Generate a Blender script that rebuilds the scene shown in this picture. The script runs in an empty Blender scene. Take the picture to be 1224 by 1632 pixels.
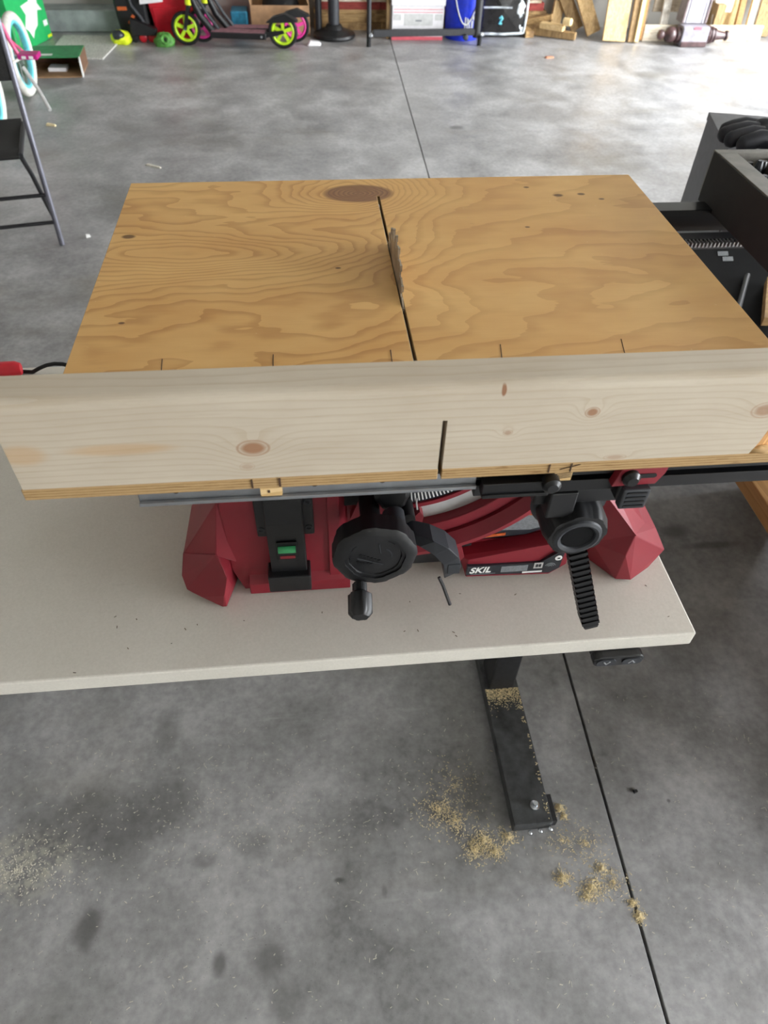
import bpy, bmesh, math, random
from mathutils import Matrix, Vector
random.seed(7)
C = bpy.context.scene.collection
PI = math.pi

# ------------------------------------------------------------ camera
cam_d = bpy.data.cameras.new('camera'); cam = bpy.data.objects.new('camera', cam_d); C.objects.link(cam)
cam_d.sensor_fit = 'VERTICAL'; cam_d.sensor_height = 36; cam_d.lens = 36*1130/1632
cam_d.clip_start = 0.02
cam_d.dof.use_dof = True; cam_d.dof.focus_distance = 0.9; cam_d.dof.aperture_fstop = 9
Rm = Matrix(((0.994666, 0.0551357, -0.0871756), (-0.1000418, 0.7215136, -0.6851348), (0.025123, 0.6902015, 0.723181)))
cam.matrix_world = Matrix.Translation((0, 0, 1.5)) @ Rm.to_4x4()
bpy.context.scene.camera = cam

# ------------------------------------------------------------ sky, daylight, exposure
world = bpy.data.worlds.new('overcast_sky'); bpy.context.scene.world = world; world.use_nodes = True
bg = world.node_tree.nodes['Background']
bg.inputs[0].default_value = (0.92, 0.96, 1.0, 1); bg.inputs[1].default_value = 31.0
DOOR_X, DOOR_H = 4.4, 2.25
DOORS = ((-2.3, 1.9), (4.3, 6.3))            # two open garage doors in the right wall
for a_, b_ in DOORS:
    pl = bpy.data.lights.new('door_portal', 'AREA'); pl.shape = 'RECTANGLE'; pl.size = b_-a_; pl.size_y = DOOR_H
    pl.cycles.is_portal = True
    po = bpy.data.objects.new('door_portal', pl); C.objects.link(po)
    po.matrix_world = Matrix.Translation((DOOR_X+.05, (a_+b_)/2, DOOR_H/2)) @ Matrix(((0,0,1,0),(-1,0,0,0),(0,-1,0,0),(0,0,0,1)))
sc = bpy.context.scene
sc.view_settings.view_transform = 'Standard'; sc.view_settings.look = 'None'
sc.view_settings.exposure = -0.2; sc.view_settings.gamma = 1; sc.view_settings.use_curve_mapping = False

# ------------------------------------------------------------ material helpers
def lin(c):
    f = lambda v: v/12.92 if v <= .04045 else ((v+.055)/1.055)**2.4
    return tuple(f(v/255) for v in c)+(1,)
class S:                                     # a node socket with arithmetic
    def __init__(s, nt, k): s.nt, s.k = nt, k
    def op(s, o, b=None, c=None, rev=False):
        n = s.nt.nodes.new('ShaderNodeMath'); n.operation = o
        ins = [s, b] if not rev else [b, s]
        if c is not None: ins.append(c)
        for i, v in enumerate(ins):
            if v is None: continue
            if isinstance(v, S): s.nt.links.new(v.k, n.inputs[i])
            else: n.inputs[i].default_value = v
        return S(s.nt, n.outputs[0])
    def __add__(s, b): return s.op('ADD', b)
    __radd__ = __add__
    def __sub__(s, b): return s.op('SUBTRACT', b)
    def __rsub__(s, b): return s.op('SUBTRACT', b, rev=True)
    def __mul__(s, b): return s.op('MULTIPLY', b)
    __rmul__ = __mul__
    def smooth(s, lo, hi, a=0., b=1.):
        n = s.nt.nodes.new('ShaderNodeMapRange'); n.interpolation_type = 'SMOOTHSTEP'
        s.nt.links.new(s.k, n.inputs[0])
        for i, v in enumerate((lo, hi, a, b)): n.inputs[i+1].default_value = v
        return S(s.nt, n.outputs[0])
class Mat:
    def __init__(m, name, rough=.5, metal=0., spec=.5):
        m.m = bpy.data.materials.new(name); m.m.use_nodes = True; m.nt = m.m.node_tree
        m.b = m.nt.nodes['Principled BSDF']
        m.b.inputs['Roughness'].default_value = rough; m.b.inputs['Metallic'].default_value = metal
        m.b.inputs['Specular IOR Level'].default_value = spec
        tc = m.nt.nodes.new('ShaderNodeTexCoord'); m.co = tc.outputs['Object']
        sp = m.nt.nodes.new('ShaderNodeSeparateXYZ'); m.nt.links.new(m.co, sp.inputs[0])
        m.x, m.y, m.z = (S(m.nt, sp.outputs[i]) for i in range(3))
    def vec(m, x, y, z=0.):
        n = m.nt.nodes.new('ShaderNodeCombineXYZ')
        for i, v in enumerate((x, y, z)):
            if isinstance(v, S): m.nt.links.new(v.k, n.inputs[i])
            else: n.inputs[i].default_value = v
        return n.outputs[0]
    def noise(m, v=None, scale=5., detail=4., rough=.5, dist=0.):
        n = m.nt.nodes.new('ShaderNodeTexNoise')
        m.nt.links.new(v if v is not None else m.co, n.inputs['Vector'])
        n.inputs['Scale'].default_value = scale; n.inputs['Detail'].default_value = detail
        n.inputs['Roughness'].default_value = rough; n.inputs['Distortion'].default_value = dist
        return S(m.nt, n.outputs['Fac'])
    def ramp(m, fac, stops):
        n = m.nt.nodes.new('ShaderNodeValToRGB'); m.nt.links.new(fac.k, n.inputs[0])
        e = n.color_ramp.elements
        while len(e) < len(stops): e.new(.5)
        for el, (p, c) in zip(e, stops): el.position = p; el.color = lin(c)
        return n.outputs[0]
    def mix(m, fac, a, b):
        n = m.nt.nodes.new('ShaderNodeMix'); n.data_type = 'RGBA'
        if isinstance(fac, S): m.nt.links.new(fac.k, n.inputs[0])
        else: n.inputs[0].default_value = fac
        for i, v in ((6, a), (7, b)):
            if isinstance(v, tuple): n.inputs[i].default_value = lin(v)
            else: m.nt.links.new(v, n.inputs[i])
        return n.outputs[2]
    def col(m, c):
        if isinstance(c, tuple): m.b.inputs['Base Color'].default_value = lin(c)
        else: m.nt.links.new(c, m.b.inputs['Base Color'])
        return m
    def rough(m, s): m.nt.links.new(s.k, m.b.inputs['Roughness']); return m
    def bump(m, h, strength=.3, dist=.002):
        n = m.nt.nodes.new('ShaderNodeBump'); n.inputs['Strength'].default_value = strength; n.inputs['Distance'].default_value = dist
        m.nt.links.new(h.k, n.inputs['Height']); m.nt.links.new(n.outputs[0], m.b.inputs['Normal']); return m
    def dist(m, cx, cy, sx=1., sy=1., X=None, Y=None):
        X = X or m.x; Y = Y or m.y
        dx = (X-cx)*(1/sx); dy = (Y-cy)*(1/sy)
        return (dx*dx+dy*dy).op('SQRT')
def plain(name, c, rough=.5, metal=0., var=.12, scale=30., spec=.5, bump=0.):
    m = Mat(name, rough, metal, spec); n = m.noise(None, scale, 5, .6)
    lo = tuple(int(v*(1-var)) for v in c); hi = tuple(min(255, int(v*(1+var))) for v in c)
    m.col(m.ramp(n, [(.3, lo), (.7, hi)]))
    if bump: m.bump(n, bump, .001)
    return m.m
def wood(name, c0, c1, ax=0, scale=1., rough=.65, c2=None):
    m = Mat(name, rough, 0, .3)
    st = [14, 14, 14]; st[ax] = 1.2
    v = m.vec(m.x*(st[0]*scale), m.y*(st[1]*scale), m.z*(st[2]*scale))
    g = m.noise(v, 2.2, 3, .5, .4); fine = m.noise(v, 14, 3, .6)
    b = ((g*7).op('FRACT')*.6+fine*.5)
    c = m.ramp(b, [(.15, c0), (.75, c1)])
    if c2:
        big = m.noise(None, 6, 4, .6); c = m.mix(big.smooth(.5, .68), c, c2)
    return m.col(c).bump(fine, .15, .0006).m

M = {}
M['red'] = plain('red_plastic', (130, 28, 41), .5, var=.05, scale=12)
M['black'] = plain('black_plastic', (21, 21, 23), .45, var=.2, scale=60, bump=.1)
M['black_gloss'] = plain('black_anodized', (13, 13, 15), .35, var=.2)
M['black_metal'] = plain('black_powder_coat', (38, 38, 40), .5, var=.2, scale=80)
M['black_rubber'] = plain('black_rubber', (15, 15, 16), .75, var=.2)
M['grey_rubber'] = plain('worn_black_plastic', (46, 48, 53), .5, var=.15)
M['alu'] = plain('aluminium', (165, 168, 172), .38, .9, var=.06, scale=40)
M['silver'] = plain('silver_plate', (205, 205, 203), .4, .3, var=.05)
M['steel'] = plain('blade_steel', (150, 138, 122), .45, .45, var=.25, scale=40)
M['chrome'] = plain('zinc_bolt', (200, 205, 210), .25, .95, var=.1)
M['white'] = plain('white_print', (235, 235, 232), .5, var=.03)
M['grey_print'] = plain('grey_print', (120, 124, 128), .5, var=.1, scale=300)
M['orange_print'] = plain('orange_print', (200, 95, 40), .5, var=.15, scale=300)
M['label'] = plain('dark_label', (42, 46, 52), .3, var=.15)
M['green_vial'] = plain('green_vial', (70, 170, 110), .15, var=.15)
M['pencil'] = plain('pencil_line', (72, 50, 36), .8, var=.2)
M['desk_edge'] = None
m = Mat('desk_laminate', .42, 0, .4)
n = m.noise(None, 350, 2); n2 = m.noise(None, 3, 5, .6); sm = m.noise(m.vec(m.x*1.2, m.y*9), 4, 6, .65)
c = m.ramp(n*.35+n2*.65, [(.35, (204, 199, 188)), (.65, (219, 214, 204))])
c = m.mix(sm.smooth(.62, .8, 0, .35), c, (165, 155, 140))
M['desk'] = m.col(c).rough(n2.smooth(.3, .7, .36, .5)).m
# plywood with rotary-cut figure; local origin at the sled's centre
def make_ply():
    m = Mat('plywood_face', .5, 0, .35)
    w = m.noise(m.vec(m.x*2.0, m.y*3.6), 1.5, 3, .5)
    w2 = m.noise(m.vec(m.x*6, m.y*26), 1.6, 3, .55)
    kd = m.dist(-.049, .268, .048, .029)               # big brown knot
    kb = (kd*kd*-.22).op('EXPONENT')
    cd = m.dist(-.245, .095, .22, .04); cb = (cd*cd*-.8).op('EXPONENT')   # cathedral figure
    left = m.x.smooth(-.08, .08, 1, 0)
    g = m.y*8.+m.x*-2.2+w*4.2+w2*.35+kb*3.+cb*2.2
    fr = (g*(left*1.2+1.7)).op('FRACT')
    band = fr.smooth(.45, .97)*fr.smooth(.97, 1., 1, 0)
    fib = m.noise(m.vec(m.x*16, m.y*420), 1.0, 4, .7)
    blot = m.noise(m.vec(m.x*3, m.y*7), 1.7, 3, .6)
    c = m.ramp(blot, [(.3, (204, 155, 92)), (.7, (222, 181, 118))])
    c = m.mix(band*(left*.25+.45)*blot.smooth(.15, .7, 1, .55), c, (168, 116, 62))
    c = m.mix(fib.smooth(.5, .8, 0, .28), c, (186, 136, 84))
    ring = ((kd*7+w2*1.5).op('FRACT')).smooth(.2, .9, .8, 1)
    c = m.mix(kd.smooth(.93, 1.04, 1, 0)*(ring*.95), c, (122, 84, 62))
    c = m.mix(((kd-1.02).op('ABSOLUTE')).smooth(0, .09, .4, 0), c, (110, 70, 45))
    for (x, y, r) in ((-.352, .146, .006), (-.09, .05, .0025), (-.33, -.06, .0025), (.24, .25, .005), (.275, .253, .004), (.20, .28, .003), (.17, .15, .0025), (.30, .235, .003)):
        c = m.mix(m.dist(x, y, r*1.5, r).smooth(.6, 1.2, .8, 0), c, (70, 40, 22))
    nick = m.noise(None, 110, 2, .5)
    c = m.mix(nick.smooth(.74, .78, 0, .5), c, (226, 196, 150))
    return m.col(c).bump(fib+band*.3, .12, .0006).rough(blot.smooth(.3, .7, .42, .55)).m
M['ply'] = make_ply()
def make_plyedge():
    m = Mat('plywood_edge', .75, 0, .2)
    ly = ((m.z+.001*0)*330).op('FRACT'); f = m.noise(m.vec(m.x*60, m.y*60, m.z*500), 1.2, 4, .7)
    c = m.ramp(ly*.55+f*.6, [(.2, (122, 92, 58)), (.55, (176, 144, 100)), (.9, (192, 162, 118))])
    f2 = m.noise(m.vec(m.x*25, m.y*25, m.z*260), 1., 3, .6)
    c = m.mix(f2.smooth(.58, .72, 0, .75), c, (118, 84, 50))
    return m.col(c).bump(f, .4, .001).m
M['ply_edge'] = make_plyedge()
def make_pine():
    # fence: local x along the board, z up, local origin at sled root (.126,.76,1.062)
    m = Mat('spruce_board', .62, 0, .25)
    zz = m.z+m.y*-.6
    w = m.noise(m.vec(m.x*1.6, zz*5), 1.5, 3, .5)
    K = [(-.179, .052, .0125, .008, 1), (.102, .074, .006, .005, 1), (.256, .068, .012, .008, .7), (-.186, .032, .006, .004, .35), (.033, .056, .004, .003, .6), (.135, .022, .01, .003, .5)]
    g = zz*150+w*4.5
    kn = None
    for (x, z, sx, sz, a) in K:
        d = m.dist(x, z, sx, sz, m.x, m.z)
        g = g+(d*d*-.22).op('EXPONENT')*3.2*a
        core = d.smooth(.5, 1.05, .8*a, 0).op('MAXIMUM', ((d-1.02).op('ABSOLUTE')).smooth(0, .16, .55*a, 0)); kn = core if kn is None else kn.op('MAXIMUM', core)
    band = (g.op('FRACT')).smooth(.55, 1.)
    fib = m.noise(m.vec(m.x*14, m.y*300, m.z*300), 1.2, 4, .7)
    blot = m.noise(m.vec(m.x*4, zz*12), 1.6, 4, .6)
    c = m.ramp(blot, [(.3, (190, 177, 158)), (.7, (204, 193, 175))])
    c = m.mix(band*.25, c, (168, 144, 112))
    c = m.mix(fib.smooth(.5, .8, 0, .25), c, (164, 140, 108))
    for (x, z, sx, sz) in ((-.284, .057, .05, .007), (-.36, .055, .022, .012)):
        c = m.mix(m.dist(x, z, sx, sz, m.x, m.z).smooth(.5, 1.1, .45, 0), c, (192, 150, 100))
    c = m.mix(kn, c, (150, 100, 64))
    d0 = m.dist(.0235, .1, .0022, .006, m.x, m.z); c = m.mix(d0.smooth(.7, 1.1, .8, 0)*m.y.smooth(-.313, -.310, 1, 0), c, (140, 84, 44))
    mill = m.noise(m.vec(m.x*120+m.z*60, m.y*60, m.z*160), 1., 2, .5)
    return m.col(c).bump(fib*.4+band*.2+mill*.5, .3, .0008).m
M['pine'] = make_pine()
M['wane'] = wood('bark_edge_wood', (150, 100, 52), (205, 158, 100), 2, 2.)
M['pine_cut'] = wood('fresh_pine', (196, 160, 106), (226, 196, 146), 0)
M['tan_wood'] = wood('tan_lumber', (150, 118, 76), (196, 162, 112), 0, c2=(120, 92, 60))
M['tan_wood_z'] = wood('tan_plank', (186, 148, 96), (222, 190, 140), 2, c2=(170, 140, 100))
M['old_wood_z'] = wood('aged_plank', (120, 96, 64), (168, 138, 96), 2)
M['pale_wood_z'] = wood('whitewashed_slat', (176, 168, 156), (224, 220, 212), 2, c2=(150, 138, 122))
M['pale_wood_x'] = wood('whitewashed_rail', (190, 174, 148), (228, 218, 200), 0, c2=(160, 140, 110))
M['yellow_ply'] = wood('yellow_plywood', (226, 192, 130), (242, 216, 164), 2)
M['red_wood'] = wood('red_stained_board', (120, 44, 42), (162, 70, 62), 0)
M['bench_wood'] = wood('bench_wood', (132, 96, 54), (162, 122, 74), 1)
M['newel'] = plain('dark_stained_newel', (72, 52, 52), .3, var=.25, scale=20)
M['newel_grey'] = plain('grey_primer_paint', (138, 134, 142), .45, var=.12, scale=14)
M['box_white'] = plain('white_cardboard', (232, 230, 232), .7, var=.03)
M['pink_print'] = plain('red_print', (208, 92, 104), .7, var=.06)
M['cardboard'] = plain('brown_cardboard', (178, 140, 104), .8, var=.08, scale=20)
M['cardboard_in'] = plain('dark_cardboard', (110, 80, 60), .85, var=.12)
M['blue'] = plain('blue_plastic', (28, 52, 190), .35, var=.08)
M['bin_red'] = plain('red_bin_plastic', (196, 28, 44), .4, var=.06)
M['lime'] = plain('lime_plastic', (190, 226, 40), .4, var=.08)
M['yellow'] = plain('neon_yellow_plastic', (222, 236, 40), .45, var=.06)
M['pink'] = plain('hot_pink_plastic', (226, 64, 150), .4, var=.1)
M['magenta'] = plain('magenta_plastic', (180, 28, 120), .4, var=.1)
M['rose'] = plain('rose_paint', (214, 84, 130), .35, var=.1)
M['green_toy'] = plain('green_toy_plastic', (74, 128, 54), .6, var=.3, scale=60, bump=.5)
M['green_box'] = plain('green_printed_card', (38, 176, 96), .5, var=.05)
M['green_box2'] = plain('green_printed_card_dull', (44, 130, 78), .55, var=.12)
M['tyre_white'] = plain('cream_tyre_rubber', (216, 214, 204), .7, var=.06)
M['aqua'] = plain('aqua_rim_paint', (110, 205, 214), .4, var=.06)
M['frame_grey'] = plain('grey_tube_paint', (112, 112, 122), .35, .4, var=.06)
M['sling'] = plain('black_mesh_fabric', (30, 29, 28), .85, var=.35, scale=220, bump=.5)
M['cabinet'] = plain('dark_grey_laminate', (84, 83, 88), .45, var=.06, scale=50)
M['glove'] = plain('black_glove_fabric', (22, 23, 30), .6, var=.3, scale=70, bump=.4)
M['brownblack'] = plain('black_matte_panel', (30, 28, 25), .7, var=.12, scale=50)
M['matte_black'] = plain('matte_black_case', (16, 16, 17), .9, var=.2, spec=.15)
M['dull_pink'] = plain('worn_grip_tape', (138, 96, 104), .8, var=.15)
M['brown_chip'] = plain('brown_chip', (176, 122, 92), .8, var=.2)
M['fence_top'] = plain('tan_grey_aluminium', (108, 104, 96), .55, var=.12, scale=40)  # lighter tan-grey for the rip fence's top, end cap and right side
M['plastic_bag'] = plain('black_glossy_bag', (34, 33, 32), .16, var=.3, scale=12, bump=.8)
M['bag_clear_sheen'] = plain('clear_folds_and_sheen', (190, 196, 204), .2, .3, var=.3, scale=18, bump=.8)
M['teal'] = plain('teal_plastic', (40, 120, 150), .5, var=.2)
M['rug'] = plain('grey_doormat_pile', (184, 182, 176), .95, var=.3, scale=160, bump=.6)
M['concrete_light'] = plain('concrete_step', (150, 158, 156), .8, var=.12, scale=8, bump=.2)
M['wall'] = plain('painted_wall', (168, 165, 158), .8, var=.04, scale=4)
M['wall_low'] = plain('tan_wall', (120, 110, 92), .85, var=.12, scale=4)
M['ceiling'] = plain('white_ceiling', (192, 190, 186), .85, var=.03, scale=4)
M['drive'] = plain('driveway_concrete', (170, 168, 160), .85, var=.12, scale=2)
M['joint'] = plain('joint_dirt', (84, 70, 52), .95, var=.4, scale=60)
M['dust'] = plain('sawdust', (226, 206, 164), .9, var=.15, scale=200)
M['dust_pale'] = plain('pale_wood_chips', (206, 200, 186), .9, var=.12, scale=200)
M['teeth'] = plain('rack_teeth_steel', (150, 150, 150), .4, .7, var=.1)
M['foot_metal'] = plain('dusty_black_steel', (66, 67, 68), .55, .2, var=.3, scale=25)
M['desk_pad'] = plain('control_panel_plastic', (30, 30, 32), .3, var=.1)
M['btn'] = plain('grey_button_print', (150, 152, 155), .4, var=.05)
def make_floor():
    m = Mat('concrete_floor', .5, 0, .5)
    m.x = m.x+.55; m.y = m.y+2.23               # slab coordinates to metres in the garage
    big = m.noise(None, .9, 6, .6); mid = m.noise(None, 4.5, 6, .62, .3); fine = m.noise(None, 60, 4, .6)
    scr = m.noise(m.vec(m.x*1.2, m.y*9), 2.2, 6, .68)
    pit = m.noise(None, 240, 2, .5)
    c = m.ramp(big*.32+mid*.46+fine*.22, [(.36, (114, 113, 113)), (.5, (154, 153, 153)), (.63, (188, 187, 187))])
    c = m.mix(scr.smooth(.58, .78, 0, .35), c, (196, 196, 194))
    br = m.noise(m.vec(m.x*.7+3.1, m.y*1.3), 1.3, 5, .65)
    c = m.mix(br.smooth(.52, .72, 0, .45), c, (118, 112, 98))
    wob = m.noise(None, 22, 4, .6)*.9+.55
    for (x, y, sx, sy, a) in ((-.475, .40, .03, .04, .62), (-.229, .318, .017, .024, .62), (-.14, .317, .038, .036, .5), (-.115, .245, .035, .04, .42), (-.007, .439, .012, .006, .7), (-.37, .78, .03, .05, .4), (-.52, .585, .16, .085, .35), (-.36, .62, .08, .07, .35), (-.17, .52, .045, .03, .28), (-.43, .54, .05, .09, .3), (-.27, .50, .03, .02, .3), (1.01, 1.28, .05, .03, .5), (1.10, 1.22, .09, .015, .5), (.93, 1.24, .03, .03, .45), (.95, 4.62, .05, .04, .6), (-.8, 3.6, .3, .3, .25), (-.75, 4.6, .4, .35, .3), (.63, .56, .008, .006, .7), (.70, .53, .004, .004, .6), (.08, .41, .006, .012, .4)):  # dark floor stains; the thin streak right of the desk paints a cable's shadow
        d = m.dist(x, y, sx, sy)*wob
        c = m.mix(d.smooth(.35, 1.25, a, 0), c, (66, 64, 62))
    pw = m.dist(-.63, .52, .12, .07)*wob
    c = m.mix(pw.smooth(.2, 1.3, .5, 0)*fine.smooth(.4, .6), c, (200, 196, 176))
    c = m.mix(pit.smooth(.68, .76, 0, .5), c, (84, 82, 80))
    return m.col(c).rough(mid.smooth(.3, .7, .30, .50)).bump(fine*.5+pit*.3+mid, .12, .002).m
M['floor'] = make_floor()

# ------------------------------------------------------------ mesh helpers
SHIFT = 0
class MB:
    def __init__(s): s.bm = bmesh.new(); s.M = Matrix.Identity(4)
    def _v(s, p): p = s.M @ Vector(p); p.x += SHIFT; return s.bm.verts.new(p)
    def box(s, x0, x1, y0, y1, z0, z1, bev=0.):
        vs = [s._v((x, y, z)) for x in (x0, x1) for y in (y0, y1) for z in (z0, z1)]
        fs = [s.bm.faces.new([vs[i] for i in f]) for f in ((0,1,3,2), (4,6,7,5), (0,4,5,1), (2,3,7,6), (0,2,6,4), (1,5,7,3))]
        if bev:
            es = {e for f in fs for e in f.edges}
            bmesh.ops.bevel(s.bm, geom=list(es), offset=bev, segments=2, affect='EDGES', profile=.6)
        return s
    def hull(s, pts):
        vs = [s._v(p) for p in pts]
        r = bmesh.ops.convex_hull(s.bm, input=vs)
        bmesh.ops.delete(s.bm, geom=[g for g in r['geom_interior'] if isinstance(g, bmesh.types.BMVert)], context='VERTS')
        return s
    def prism(s, poly, axis, a0, a1):
        # poly in the two other axes (x,z) for axis y, (y,z) for x, (x,y) for z
        mk = {'y': lambda u, v, a: (u, a, v), 'x': lambda u, v, a: (a, u, v), 'z': lambda u, v, a: (u, v, a)}[axis]
        A = [s._v(mk(u, v, a0)) for u, v in poly]; B = [s._v(mk(u, v, a1)) for u, v in poly]
        n = len(poly)
        s.bm.faces.new(A[::-1]); s.bm.faces.new(B)
        for i in range(n): s.bm.faces.new((A[i], A[(i+1) % n], B[(i+1) % n], B[i]))
        return s
    def tube(s, pts, r, n=10, caps=True, r1=None):
        pts = [Vector(p) for p in pts]; rings = []; up = None
        for i, p in enumerate(pts):
            t = (pts[min(i+1, len(pts)-1)]-pts[max(i-1, 0)]).normalized()
            if up is None:
                a = Vector((0, 0, 1)) if abs(t.z) < .9 else Vector((1, 0, 0)); up = t.cross(a).normalized()
            else: up = (up-t*up.dot(t)).normalized()
            w = t.cross(up); rr = r if r1 is None else r+(r1-r)*i/(len(pts)-1)
            rings.append([s._v(p+up*math.cos(2*PI*k/n)*rr+w*math.sin(2*PI*k/n)*rr) for k in range(n)])
        for A, B in zip(rings, rings[1:]):
            for k in range(n): s.bm.faces.new((A[k], A[(k+1) % n], B[(k+1) % n], B[k]))
        if caps: s.bm.faces.new(rings[0][::-1]); s.bm.faces.new(rings[-1])
        return s
    def lathe(s, prof, o, ax=(0, 0, 1), n=24, lobes=0, depth=0.):
        # prof: (r, h) along axis
        ax = Vector(ax).normalized(); a = Vector((1, 0, 0)) if abs(ax.x) < .9 else Vector((0, 1, 0))
        u = (a-ax*a.dot(ax)).normalized(); w = ax.cross(u); o = Vector(o); rings = []
        for r, h in prof:
            ring = []
            for k in range(n):
                t = 2*PI*k/n; rr = r*(1-(depth if lobes and (k*lobes*2//n) % 2 else 0)) if r > 1e-6 else 0
                ring.append(s._v(o+ax*h+u*math.cos(t)*rr+w*math.sin(t)*rr))
            rings.append(ring)
        for A, B in zip(rings, rings[1:]):
            for k in range(n): s.bm.faces.new((A[k], A[(k+1) % n], B[(k+1) % n], B[k]))
        s.bm.faces.new(rings[0][::-1]); s.bm.faces.new(rings[-1])
        return s
    def torus(s, c, ax, R, r, n=32, k=10, sx=1.):
        ax = Vector(ax).normalized(); a = Vector((0, 0, 1)) if abs(ax.z) < .9 else Vector((1, 0, 0))
        u = (a-ax*a.dot(ax)).normalized(); w = ax.cross(u); c = Vector(c); rings = []
        for i in range(n):
            t = 2*PI*i/n; d = u*math.cos(t)+w*math.sin(t)
            rings.append([s._v(c+d*(R+r*math.cos(2*PI*j/k))+ax*(sx*r*math.sin(2*PI*j/k))) for j in range(k)])
        for i in range(n):
            A, B = rings[i], rings[(i+1) % n]
            for j in range(k): s.bm.faces.new((A[j], B[j], B[(j+1) % k], A[(j+1) % k]))
        return s
    def arc(s, cx, cz, r0, r1, a0, a1, y0, y1, n=16):
        # ring sector in the xz plane as a chain of quads
        P = []
        for i in range(n+1):
            t = a0+(a1-a0)*i/n; q = [(cx+r*math.cos(t), cz+r*math.sin(t)) for r in (r0, r1)]
            P.append([s._v((q[0][0], y, q[0][1])) for y in (y0, y1)]+[s._v((q[1][0], y, q[1][1])) for y in (y1, y0)])
        for A, B in zip(P, P[1:]):
            for j in range(4): s.bm.faces.new((A[j], B[j], B[(j+1) % 4], A[(j+1) % 4]))
        s.bm.faces.new(P[0]); s.bm.faces.new(P[-1][::-1])
        return s
    def blob(s, c, rx, ry, rz, nz=.15, seed=0, u=24, v=14, flat=None):
        rnd = random.Random(seed); ph = [rnd.uniform(0, 6.28) for _ in range(6)]
        rows = []
        for i in range(v+1):
            th = PI*i/v; row = []
            for j in range(u):
                f = 2*PI*j/u
                k = 1+nz*(math.sin(3*f+ph[0])*math.sin(2*th+ph[1])+.6*math.sin(5*f+ph[2]+3*th)+.5*math.sin(7*th+ph[3]+2*f))
                p = [c[0]+rx*k*math.sin(th)*math.cos(f), c[1]+ry*k*math.sin(th)*math.sin(f), c[2]+rz*k*math.cos(th)]
                if flat is not None: p[2] = max(flat, p[2])
                row.append(s._v(p))
            rows.append(row)
        for A, B in zip(rows, rows[1:]):
            for j in range(u): s.bm.faces.new((A[j], B[j], B[(j+1) % u], A[(j+1) % u]))
        bmesh.ops.remove_doubles(s.bm, verts=rows[0]+rows[-1], dist=1e-5)
        return s
    def build(s, name, mat, parent=None, smooth=False, bevel=0.):
        bmesh.ops.remove_doubles(s.bm, verts=s.bm.verts, dist=1e-6)
        bmesh.ops.recalc_face_normals(s.bm, faces=s.bm.faces)
        r = parent
        while r is not None and r.parent is not None: r = r.parent
        off = Vector(r.location) if r is not None else None
        if off is None:
            xs = [v.co for v in s.bm.verts]; lo = [min(p[i] for p in xs) for i in range(3)]; hi = [max(p[i] for p in xs) for i in range(3)]
            off = Vector(((lo[0]+hi[0])/2, (lo[1]+hi[1])/2, lo[2]))
        bmesh.ops.translate(s.bm, verts=s.bm.verts, vec=-off)
        me = bpy.data.meshes.new(name); s.bm.to_mesh(me); s.bm.free()
        ms = mat if isinstance(mat, (list, tuple)) else [mat]
        for q in ms: me.materials.append(M[q] if isinstance(q, str) else q)
        if smooth:
            me.shade_smooth()
            try: me.set_sharp_from_angle(angle=math.radians(40))
            except Exception: pass
        o = bpy.data.objects.new(name, me); C.objects.link(o)
        if parent is None: o.location = off
        else: o.parent = parent
        if bevel:
            b = o.modifiers.new('bevel', 'BEVEL'); b.width = bevel; b.segments = 2; b.limit_method = 'ANGLE'; b.angle_limit = math.radians(30)
        return o
def tag(o, label=None, cat=None, group=None, kind=None):
    for k, v in (('label', label), ('category', cat), ('group', group), ('kind', kind)):
        if v: o[k] = v
    return o
def thing(name, label, cat, loc, group=None):
    o = bpy.data.objects.new(name, None); C.objects.link(o); o.location = loc; o.empty_display_size = .05
    return tag(o, label, cat, group)
def bx(name, x0, x1, y0, y1, z0, z1, mat, parent=None, bev=0.):
    return MB().box(x0, x1, y0, y1, z0, z1).build(name, mat, parent, bevel=bev)
def text(name, body, size, mat, parent, Mx, depth=.0003, shear=0.):
    cu = bpy.data.curves.new(name, 'FONT'); cu.body = body; cu.size = size; cu.extrude = depth; cu.offset = size*.02; cu.shear = shear
    t = bpy.data.objects.new(name, cu); C.objects.link(t)
    dg = bpy.context.evaluated_depsgraph_get(); me = bpy.data.meshes.new_from_object(t.evaluated_get(dg))
    bpy.data.objects.remove(t)
    r = parent
    while r.parent is not None: r = r.parent
    me.transform(Matrix.Translation(-r.location) @ Mx); me.materials.clear(); me.materials.append(M[mat])
    o = bpy.data.objects.new(name, me); C.objects.link(o); o.parent = parent
    return o
def frontM(x, y, z, tilt=0., roll=0.):   # text plane facing -y
    return Matrix.Translation((x, y, z)) @ Matrix.Rotation(roll, 4, 'Y') @ Matrix.Rotation(PI/2-tilt, 4, 'X')

# ------------------------------------------------------------ the garage
X0, X1, Y0, Y1, ZC = -3.3, DOOR_X, -2.6, 7.06, 2.75
fl = tag(bx('floor', X0, X1, Y0, Y1, -.06, -.022, 'joint'), 'grey concrete garage floor with a long control joint', None, None, 'structure')
def jx(y): return .5472+.0314*y            # the long control joint
g = .0032; yT = 4.56; gT = .0004
def slab(poly):
    o = MB().prism(poly, 'z', -.025, 0).build('slab', 'floor', fl)
    b = o.modifiers.new('bevel', 'BEVEL'); b.width = .001; b.segments = 1; b.limit_method = 'ANGLE'
slab([(X0, Y0), (jx(Y0)-g, Y0), (jx(yT)-g, yT-gT), (X0, yT-gT)])
slab([(jx(Y0)+g, Y0), (X1, Y0), (X1, yT-gT), (jx(yT)+g, yT-gT)])
slab([(X0, yT+gT), (jx(yT)-g, yT+gT), (jx(Y1)-g, Y1), (X0, Y1)])
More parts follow.
